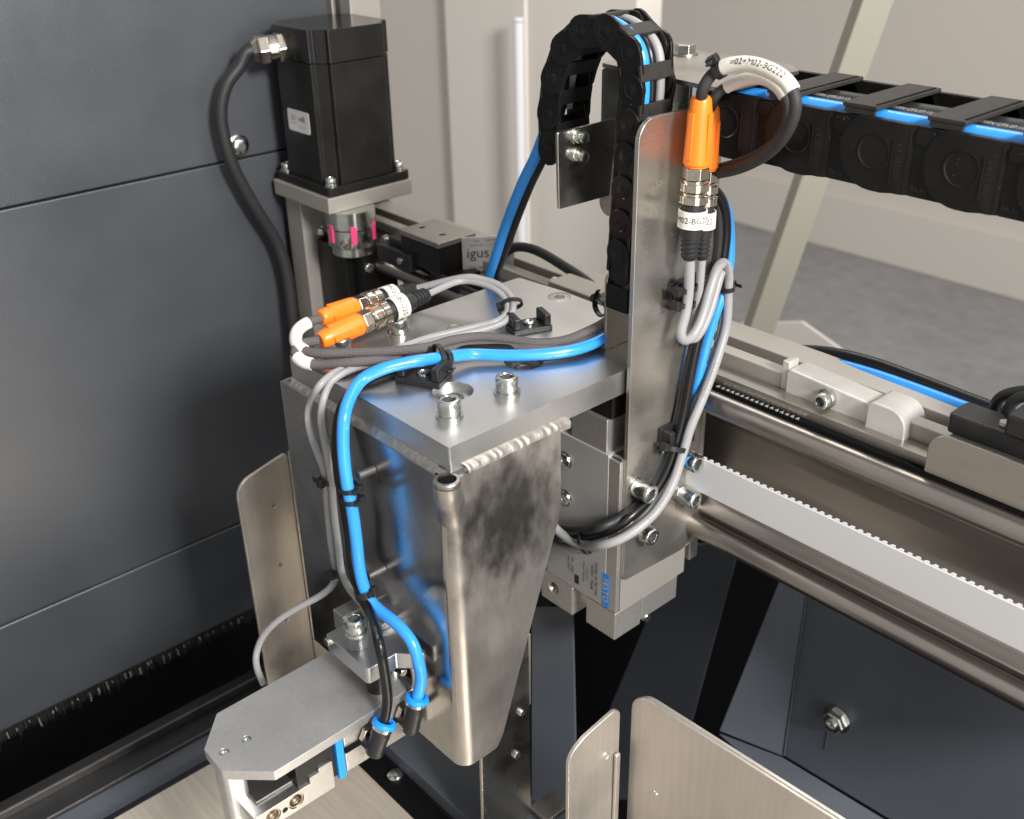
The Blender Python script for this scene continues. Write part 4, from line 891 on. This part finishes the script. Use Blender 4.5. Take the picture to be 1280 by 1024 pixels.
def sub(path, a, b): n_ = len(path); return path[int(a*n_):int(b*n_)]
def near(path, px_, py_):
    best = None
    for i, p in enumerate(path):
        q = p-CAM; sx_ = 640+FPX*q.dot(CR)/q.dot(_f); sy_ = 512+FPX*q.dot(CD)/q.dot(_f); e_ = (sx_-px_)**2+(sy_-py_)**2
        if best is None or e_ < best[0]: best = (e_, i)
    return best[1]
def span(path, a, b):
    i, j = near(path, *a), near(path, *b); i, j = min(i, j), max(i, j); return path[i:j+1]
s1 = span(B1[len(B1)*2//3:], (382, 440), (386, 403)); tag(MB().tube(s1, 3.8, 18).build('marker_sleeve', 'sleeve_white', org=s1[0]), 'white marker sleeve bent round the upper braided cable at the plate corner', 'sleeve', 'white marker sleeves')
s2 = span(B2[len(B2)*2//3:], (392, 455), (370, 446)); tag(MB().tube(s2, 3.8, 18).build('marker_sleeve', 'sleeve_white', org=s2[0]), 'short white marker sleeve on the lower braided cable at the plate corner', 'sleeve', 'white marker sleeves')

# ------------------------------------------------------------------ plug connectors
def connector(a, d, label, Lo=27, sc_=1.0, tlabel=None, flip=1, up=(0, 0, 1), boot=True, name='plug_connector'):
    a = V3(a); d = Vector(d).normalized(); up = Vector(up); up = (up-d*up.dot(d)).normalized(); sd = d.cross(up)
    t = thing(name, a, label, 'connector', 'orange and black plug connectors'); k = sc_
    o = MB().lathe(a, d, [(0, 0), (0, 3.6*k), (1, 4.4*k), (2, 4.7*k), (8, 5.3*k), (Lo-3, 6.1*k), (Lo-1.6, 6.1*k), (Lo-.8, 5.2*k), (Lo, 5.2*k), (Lo, 0)], n=20).build('orange_shell', 'orange', t, smooth=45)
    for an in (0, 90, 180, 270):
        e_ = up*math.cos(math.radians(an))+sd*math.sin(math.radians(an))
        c1 = a+d*(Lo*.55)+e_*(5.4*k); MB().obox(c1, d-e_*0, e_.cross(d), e_, (Lo*.33, 1.3*k, .9*k)).build('rib', 'orange', o, bevel=.3)
    z = Lo+.2
    MB().lathe(a+d*z, d, [(0, 0), (0, 6.2*k), (6, 6.2*k), (6.4, 5.6*k), (6.4, 0)], n=6).build('hex_collar', 'nickel', t, bevel=.5)
    z += 6.6; mb = MB(); prof = [(0, 0), (0, 5.4*k), (1.2, 5.4*k), (1.6, 6.3*k), (5.6, 6.3*k), (6, 5.4*k), (6.2, 0)]
    mb.lathe(a+d*z, d, prof, n=26)
    for q in range(22):
        an = 2*math.pi*q/22; e_ = up*math.cos(an)+sd*math.sin(an); mb.obox(a+d*(z+3.6)+e_*6.3*k, d, e_.cross(d), e_, (2, .45, .35))
    mb.build('knurled_nut', 'nickel', t)
    z += 6.6; mb = MB(); mb.lathe(a+d*z, d, prof, n=26)
    for q in range(22):
        an = 2*math.pi*q/22; e_ = up*math.cos(an)+sd*math.sin(an); mb.obox(a+d*(z+3.6)+e_*6.3*k, d, e_.cross(d), e_, (2, .45, .35))
    mb.build('knurled_nut', 'nickel', t)
    z += 6.4
    pr = [(0, 0), (0, 5.2*k), (4, 5.4*k), (14, 5.2*k), (18, 4.6*k)]
    for q in range(4): pr += [(18.5+q*2.6, 4.6*k-q*.12), (19+q*2.6, 3.9*k-q*.12), (20.1+q*2.6, 3.9*k-q*.12), (20.6+q*2.6, 4.6*k-q*.12)]
    pr += [(30, 3.6*k), (31, 3.0*k), (31, 0)]
    MB().lathe(a+d*z, d, pr, n=26).build('black_boot', 'rubber', t, smooth=50)
    lb_ = MB().lathe(a+d*(z+3), d, [(0, 6.0*k), (0, 6.7*k), (9.4, 6.7*k), (9.4, 6.0*k)], n=36, closed=True).build('marker_ring', 'sleeve_white', t, smooth=50)
    if tlabel:
        c_ = a+d*(z+7.7); nn = CAM-c_; nn = (nn-d*nn.dot(d)).normalized(); cc = d.cross(nn); R_ = 6.85*k
        text(tlabel, 4.6, 'print_black', lb_, lambda u_, v_: c_+d*(v_*flip)+(nn*math.cos(u_/R_)+cc*math.sin(u_/R_)*flip)*R_)
    return a+d*(z+30)
# pair lying on the plate (along +Y)
a1 = P(400, 398, 'z', 17); e1 = P(551, 356, 'z', 19)
a2 = P(400, 426, 'z', 11); 
bd_ = (P(548, 362, 'z', 19)-a2).normalized(); bd1 = (P(547, 352, 'z', 10)-a1).normalized()
end2 = connector(a2, bd_, 'front orange and black plug connector lying on the plate, marked BG225', 29, 1.15, '-BG225', 1)
end1 = connector(a1, bd1, 'rear orange and black plug connector lying on the plate, mostly hidden by the front one', 28, 1.1, 'M02-BG2', 1)
g1 = [tuple(end2), (572, 352, 'z', 20), (596, 353, 'z', 20), (618, 361, 'z', 18), (631, 373, 'z', 14), (634, 390, 'z', 9), (622, 401, 'z', 7), (600, 407, 'z', 5), (562, 416, 'z', 3), (530, 424, 'z', 2.6), (500, 435, 'z', 2.6), (470, 447, 'z', 2.6), (442, 456, 'z', 3), (415, 468, 'z', 3),
      (398, 484, 'z', 0), (387, 505, 'y', -10), (385, 525, 'y', -12), (390, 548, 'y', -12), (399, 572, 'y', -12), (406, 592, 'y', -12), (410, 640, 'y', -12), (414, 680, 'y', -12), (420, 714, 'y', -12),
      (416, 731, 'y', -16), (400, 745, 'y', -22), (372, 760, 'y', -32), (346, 777, 'y', -42), (328, 797, 'y', -50), (320, 820, 'y', -56), (322, 838, 'y', -60), (330, 856, 'y', -60)]
OBG1, G1 = tube_thing('grey_sensor_cable', g1, 2.15, 'cable_grey', 'thin grey cable that swings out in a wide arc left of the gripper', 'cable')
g2 = [tuple(end1), (578, 347, 'z', 22), (602, 349, 'z', 22), (625, 357, 'z', 20), (639, 371, 'z', 15), (641, 389, 'z', 10), (631, 402, 'z', 6.5), (608, 411, 'z', 4), (570, 420, 'z', 2.6), (540, 428, 'z', 2.5), (505, 440, 'z', 2.5), (470, 452, 'z', 2.6), (442, 461, 'z', 3), (428, 467, 'z', 3),
      (413, 478, 'z', 0), (404, 500, 'y', -10), (401, 523, 'y', -12), (405, 548, 'y', -12), (410, 575, 'y', -12), (414, 600, 'y', -12), (418, 645, 'y', -12), (423, 683, 'y', -12), (427, 714, 'y', -12),
      (438, 738, 'y', -16), (455, 757, 'y', -16), (475, 776, 'y', -12), (497, 800, 'y', -9), (512, 822, 'y', -8), (519, 850, 'y', -9), (512, 870, 'y', -12)]
OBG2, G2 = tube_thing('grey_sensor_cable', g2, 2.15, 'cable_grey', 'thin grey cable passing behind the blue tube to the back of the gripper', 'cable')

# pair standing in front of the upright sheet (pointing down)
oa = P(877, 120, 'x', 20); ob = P(860, 345, 'x', 20); dd = (ob-oa).normalized()
ec = connector(oa, dd, 'left orange and black plug connector hanging at the upright sheet, marked M02-BG22', 36, 1.16, 'M02-BG22', -1, up=(1, 0, 0))
oa2 = P(889, 132, 'x', 14); ob2 = P(876, 345, 'x', 14); dd2 = (ob2-oa2).normalized()
ec2 = connector(oa2, dd2, 'right orange and black plug connector half hidden at the sheet edge', 34, .95, 'BG22', -1, up=(1, 0, 0))
lp = [tuple(oa+dd*3), (878, 112, 'y', 153), (884, 100, 'y', 155), (894, 89, 'y', 157), (910, 82, 'y', 158), (935, 80, 'y', 159), (960, 87, 'y', 159), (981, 100, 'y', 159), (991, 114, 'y', 159), (995, 131, 'y', 159), (991, 150, 'y', 160), (980, 171, 'y', 162), (960, 192, 'y', 166), (935, 206, 'y', 170), (915, 213, 'y', 175), (896, 217, 'y', 180), (880, 222, 'y', 183)]
_, LP = tube_thing('looped_cable', lp, 3.0, 'braid_dark', 'dark braided cable looping from the left orange plug round to the sheet edge', 'cable', n=18)
sl = span(LP, (904, 84), (991, 112)); o = tag(MB().tube(sl, 3.9, 44).build('marker_sleeve', 'sleeve_white', org=sl[0]), 'long white marker sleeve printed =02+M02-BG222 on the looped cable', 'sleeve', 'white marker sleeves')
# curved print following the sleeve
cl = [0.0]
for i in range(1, len(sl)): cl.append(cl[-1]+(sl[i]-sl[i-1]).length)
def on_sleeve(u_, v_):
    s_ = min(max(cl[-1]*.5+u_, 0.01), cl[-1]-.01)
    for i in range(1, len(cl)):
        if cl[i] >= s_: break
    f_ = (s_-cl[i-1])/(cl[i]-cl[i-1]); c_ = sl[i-1].lerp(sl[i], f_); tg = (sl[min(i+1, len(sl)-1)]-sl[max(i-2, 0)]).normalized()
    nn = CAM-c_; nn = (nn-tg*nn.dot(tg)).normalized(); up_ = nn.cross(tg); up_ = up_ if up_.z > 0 else -up_; a_ = (v_+1.2)/4.0
    return c_+(nn*math.cos(a_)+up_*math.sin(a_))*4.12
text('=02+M02-BG222', 4.3, 'print_black', o, on_sleeve)
lp2 = [tuple(oa2+dd2*2), (893, 122, 'y', 162), (902, 112, 'y', 166), (918, 104, 'y', 168), (938, 98, 'y', 168), (955, 98, 'y', 168), (969, 105, 'y', 168), (979, 116, 'y', 168), (986, 132, 'y', 168), (984, 152, 'y', 168), (973, 174, 'y', 170), (950, 192, 'y', 174), (925, 203, 'y', 178), (900, 210, 'y', 182), (888, 214, 'y', 184)]
_, LP2 = tube_thing('looped_cable', lp2, 2.6, 'braid_dark', 'second dark braided cable in the inner loop behind the printed sleeve', 'cable', n=18)
sl2 = span(LP2, (905, 108), (982, 120)); tag(MB().tube(sl2, 3.3, 18).build('marker_sleeve', 'sleeve_white', org=sl2[0]), 'white marker sleeve in the shade below the printed sleeve', 'sleeve', 'white marker sleeves')
i_ = near(LP, 896, 87); cable_tie(LP[i_], LP[i_+1]-LP[i_-1], 4.0, 4.0, 'black cable tie at the start of the printed white sleeve', head=(-.6, -.5, .6), wd=3.6)

# grey cables, black and blue tubes on the right side of the sheet
gr1 = [tuple(ec-dd*2), (861, 362, 'x', 19), (857, 392, 'x', 19), (851, 414, 'x', 19), (852, 425, 'x', 20), (862, 424, 'x', 20), (873, 408, 'x', 20), (881, 385, 'x', 19), (888, 360, 'x', 18), (896, 337, 'x', 16), (904, 328, 'x', 14), (910, 338, 'x', 13), (910, 365, 'x', 12), (908, 405, 'x', 13), (899, 440, 'x', 15), (887, 475, 'x', 17),
       (874, 508, 'x', 18), (863, 535, 'x', 18), (854, 565, 'x', 18), (840, 607, 'x', 20), (817, 643, 'x', 20), (785, 669, 'x', 16), (755, 681, 'x', 6), (727, 681, 'y', 112), (708, 672, 'y', 112), (694, 660, 'y', 112), (680, 640, 'y', 114)]
OBGR, GR = tube_thing('grey_sensor_cable', gr1, 2.9, 'cable_grey', 'grey cable making a hairpin below the black boots then sweeping down beside the screws', 'cable')
gr2 = [tuple(ec2-dd2*2), (873, 370, 'x', 13), (868, 398, 'x', 13), (862, 418, 'x', 14), (866, 426, 'x', 16), (878, 412, 'x', 16), (889, 385, 'x', 15), (896, 360, 'x', 13), (903, 338, 'x', 11), (908, 345, 'x', 9), (906, 372, 'x', 9), (902, 410, 'x', 10), (893, 445, 'x', 12), (881, 480, 'x', 13),
       (868, 512, 'x', 13), (858, 545, 'x', 14), (847, 580, 'x', 15), (830, 616, 'x', 16), (800, 652, 'x', 14), (765, 677, 'x', 5), (735, 688, 'y', 118), (710, 684, 'y', 118), (690, 678, 'y', 119), (678, 670, 'y', 119)]
_, GR2 = tube_thing('grey_sensor_cable', gr2, 2.5, 'cable_grey', 'inner grey cable partly hidden behind the hairpin cable at the sheet edge', 'cable')
bk = [(884, 232, 'x', 8), (898, 244, 'x', 9), (905, 262, 'x', 9), (907, 290, 'x', 9), (903, 325, 'x', 9), (894, 365, 'x', 10), (882, 395, 'x', 11), (872, 425, 'x', 12), (863, 465, 'x', 12), (855, 510, 'x', 12), (846, 548, 'x', 12), (832, 590, 'x', 12), (812, 622, 'x', 11), (785, 648, 'x', 10), (760, 663, 'x', 2), (735, 670, 'y', 115), (710, 670, 'y', 115), (692, 668, 'y', 117), (680, 660, 'y', 119)]
_, BK = tube_thing('black_air_tube', bk, 3.3, 'tube_black', 'black air tube sweeping down the upright sheet and round to the cylinder', 'air tube', n=16)
bk2 = [(884, 240, 'x', 7), (896, 252, 'x', 7), (899, 290, 'x', 7), (896, 325, 'x', 7), (887, 365, 'x', 8), (876, 400, 'x', 8), (866, 435, 'x', 9), (857, 475, 'x', 9), (848, 520, 'x', 9), (838, 560, 'x', 9), (822, 598, 'x', 9), (800, 628, 'x', 8), (775, 648, 'x', 6), (748, 660, 'x', 0), (722, 664, 'y', 118), (700, 662, 'y', 120), (685, 655, 'y', 122)]
tube_thing('black_air_tube', bk2, 2.8, 'rubber', 'matt black tube just behind the glossy one on the upright sheet', 'air tube')
bb = [(890, 236, 'x', 6.5), (906, 256, 'x', 6.5), (912, 285, 'x', 6.5), (912, 325, 'x', 7), (907, 355, 'x', 8), (896, 388, 'x', 9), (886, 420, 'x', 9.5), (877, 455, 'x', 9.5), (868, 495, 'x', 9), (860, 530, 'x', 9), (850, 565, 'x', 9), (838, 596, 'x', 9), (820, 625, 'x', 8)]
tube_thing('blue_air_tube', bb, 3.0, 'tube_blue', 'blue air tube behind the grey cables on the right edge of the upright sheet', 'air tube')
def tube_text(obj, path, string, at, r_, size=2.2, m_='print_grey'):
    L_ = [0.0]
    for i in range(1, len(path)): L_.append(L_[-1]+(path[i]-path[i-1]).length)
    def f(u_, v_):
        s_ = min(max(at*L_[-1]+u_, .01), L_[-1]-.01)
        i = next(k for k in range(1, len(L_)) if L_[k] >= s_)
        c_ = path[i-1].lerp(path[i], (s_-L_[i-1])/(L_[i]-L_[i-1])); tg = (path[min(i+2, len(path)-1)]-path[max(i-2, 0)]).normalized()
        nn = CAM-c_; nn = (nn-tg*nn.dot(tg)).normalized(); return c_+(nn*math.cos(v_/r_)+nn.cross(tg)*math.sin(v_/r_))*(r_+.03)
    text(string, size, m_, obj, f, name='cable_print')
for ob, pa in ((OBG1, G1), (OBG2, G2)):
    for at in (.42, .55, .75): tube_text(ob, pa, '4x0.25 PUR OB CE', at, 2.15, 2.2)
for at in (.3, .5, .72, .9): tube_text(OBGR, GR, 'PUR 4x0.34 mm2 CE', at, 2.9, 2.6)
for at in (.12, .3, .62): tube_text(OBBP, BP, 'PUN-H-6x1', at, 3.5, 2.2, 'ring_blue')
for at in (.7, .85): tube_text(OBKP, KP, 'PUN-H-6x1', at, 3.0, 2.2)
# tubes behind the frame at right
tube_thing('black_air_tube', [(978, 445, 'y', 262), (1000, 441, 'y', 262), (1040, 444, 'y', 262), (1090, 456, 'y', 262), (1150, 478, 'y', 262), (1220, 505, 'y', 262), (1300, 535, 'y', 262), (1360, 560, 'y', 262)], 5, 'tube_black', 'black tube lying along the frame profile behind the clamp block', 'air tube')
tube_thing('blue_air_tube', [(1010, 452, 'y', 256), (1040, 455, 'y', 256), (1090, 469, 'y', 255), (1150, 490, 'y', 254), (1220, 516, 'y', 252), (1290, 541, 'y', 250), (1360, 565, 'y', 250)], 4.2, 'tube_blue', 'blue tube lying along the frame profile behind the clamp block', 'air tube')

# ------------------------------------------------------------------ tie mounts and cable ties
def tie_mount(c, ux_, uy_, uz_, label, s_=1.0):
    c = V3(c); ux_, uy_, uz_ = [Vector(q).normalized() for q in (ux_, uy_, uz_)]
    t = thing('tie_mount', c, label, 'cable tie mount', 'black screw-on cable tie mounts')
    MB().obox(c+uz_*1.5*s_, ux_, uy_, uz_, (11*s_, 7*s_, 1.5*s_)).build('base', 'black_plastic', t, bevel=.6)
    for k in (-1, 1): MB().obox(c+uz_*6*s_+ux_*8.6*s_*k, ux_, uy_, uz_, (2.0*s_, 6.4*s_, 3.2*s_)).build('cheek', 'black_plastic', t, bevel=1.1)
    o = MB().lathe(c+uz_*3*s_, uz_, [(0, 0), (0, 3.2*s_), (1.4, 3.0*s_), (1.8, 1.7*s_), (1.0, 1.4*s_), (1.0, 0)], n=20).build('mount_screw', 'zinc', t)
    return t
X_, Y_, Z_ = (1, 0, 0), (0, 1, 0), (0, 0, 1)
tie_mount((661, 411, 'z', .1), (.35, .93, 0), (-.93, .35, 0), Z_, 'black cable tie mount lying open beside the grey loop on the plate', 1.15)
tie_mount((530, 475, 'z', .1), (.9, .43, 0), (-.43, .9, 0), Z_, 'black cable tie mount under the blue and braided bundle on the plate', 1.25)
tie_mount((852, 363, 'x', 5.1), Y_, Z_, X_, 'black cable tie mount on the upright sheet below the plug boots', 1.15)
tie_mount((838, 540, 'x', 5.1), Y_, Z_, X_, 'black cable tie mount low on the upright sheet above the screws', 1.1)
def tie_at(path, px_, py_, ru, rv, label, head, off=(0, 0, 0), u=None, wd=2.6):
    i = near(path, px_, py_); ax = path[min(i+1, len(path)-1)]-path[max(i-1, 0)]
    return cable_tie(path[i]+Vector(off), ax, ru, rv, label, u=u, head=head, wd=wd)
tie_at(BP, 543, 447, 7.6, 5.0, 'black cable tie over the braided cables on the plate', (0.3, -1, -.35), (-.5, 3, -1), u=(0, 1, 0), wd=3)
tie_at(BP, 556, 445, 4.6, 6.4, 'black cable tie over the blue tube next to the braided bundle tie', (0.3, -1, -.4), (0, 0, -1.5), u=(0, 1, 0), wd=3)
tie_at(G1, 629, 381, 4.0, 6.2, 'black cable tie holding the loop of two grey cables on the plate', (-1, -.4, .1), (2.5, 2, 0), u=(0, 0, 1))
tie_at(G1, 407, 597, 4.8, 2.9, 'black cable tie round the two grey cables beside the hood, the upper one', (0, -1, .2), (2.2, 0, 0), u=(1, 0, 0), wd=3.4)
tie_at(G1, 420, 716, 4.8, 2.9, 'black cable tie round the two grey cables beside the hood, the lower one', (0, -1, .2), (2, 0, 0), u=(1, 0, 0), wd=3.4)
tie_at(BP, 437, 613, 7.0, 4.6, 'upper of two black cable ties at the first standoff on the blue tube', (1, .4, 0), (-2.8, 2, 0), u=(1, -.5, 0))
tie_at(BP, 439, 625, 7.0, 4.6, 'lower of two black cable ties at the first standoff on the blue tube', (1, .4, 0), (-2.8, 2, 0), u=(1, -.5, 0))
tie_at(BP, 456, 741, 6.6, 4.6, 'upper of two black cable ties where blue and black tubes part', (1, .5, .3), (-2.2, 0, -.5), u=(1, -.2, 0))
tie_at(BP, 459, 747, 6.8, 4.6, 'lower of two black cable ties where blue and black tubes part', (1, .5, .3), (-2.6, 0, -1.5), u=(1, -.2, 0))
tie_at(GR, 909, 362, 5.2, 4, 'black cable tie on the grey cables at the right edge of the sheet', (0, 1, 0), (-2, 0, 0), u=(1, 0, 0))
tie_at(GR, 862, 362, 6.0, 4.6, 'black cable tie below the plug boots, the upper one', (0, -1, 0), (-3, 2, 0), u=(0, 1, 0), wd=3)
tie_at(GR, 859, 384, 6.0, 4.6, 'black cable tie below the plug boots, the lower one', (0, -1, 0), (-3, 2, 0), u=(0, 1, 0), wd=3)
tie_at(GR, 855, 560, 9.0, 5.6, 'black cable tie with twin head on the sweeping bundle above the screws', (0, -1, -.2), (-4, -3, 0), u=(0, 1, 0), wd=3)
tie_at(BK, 733, 671, 4.4, 7.8, 'black cable tie round the bundle in front of the cylinder', None, (0, -.5, -3.6), u=(0, 1, 0), wd=2.6)
t = cable_tie((751, 384, 'z', 14), (.2, 1, 0), 5, 6, 'black cable tie at the edge of the small angle bracket', u=Z_, head=(-1, 0, .7), wd=3.4)
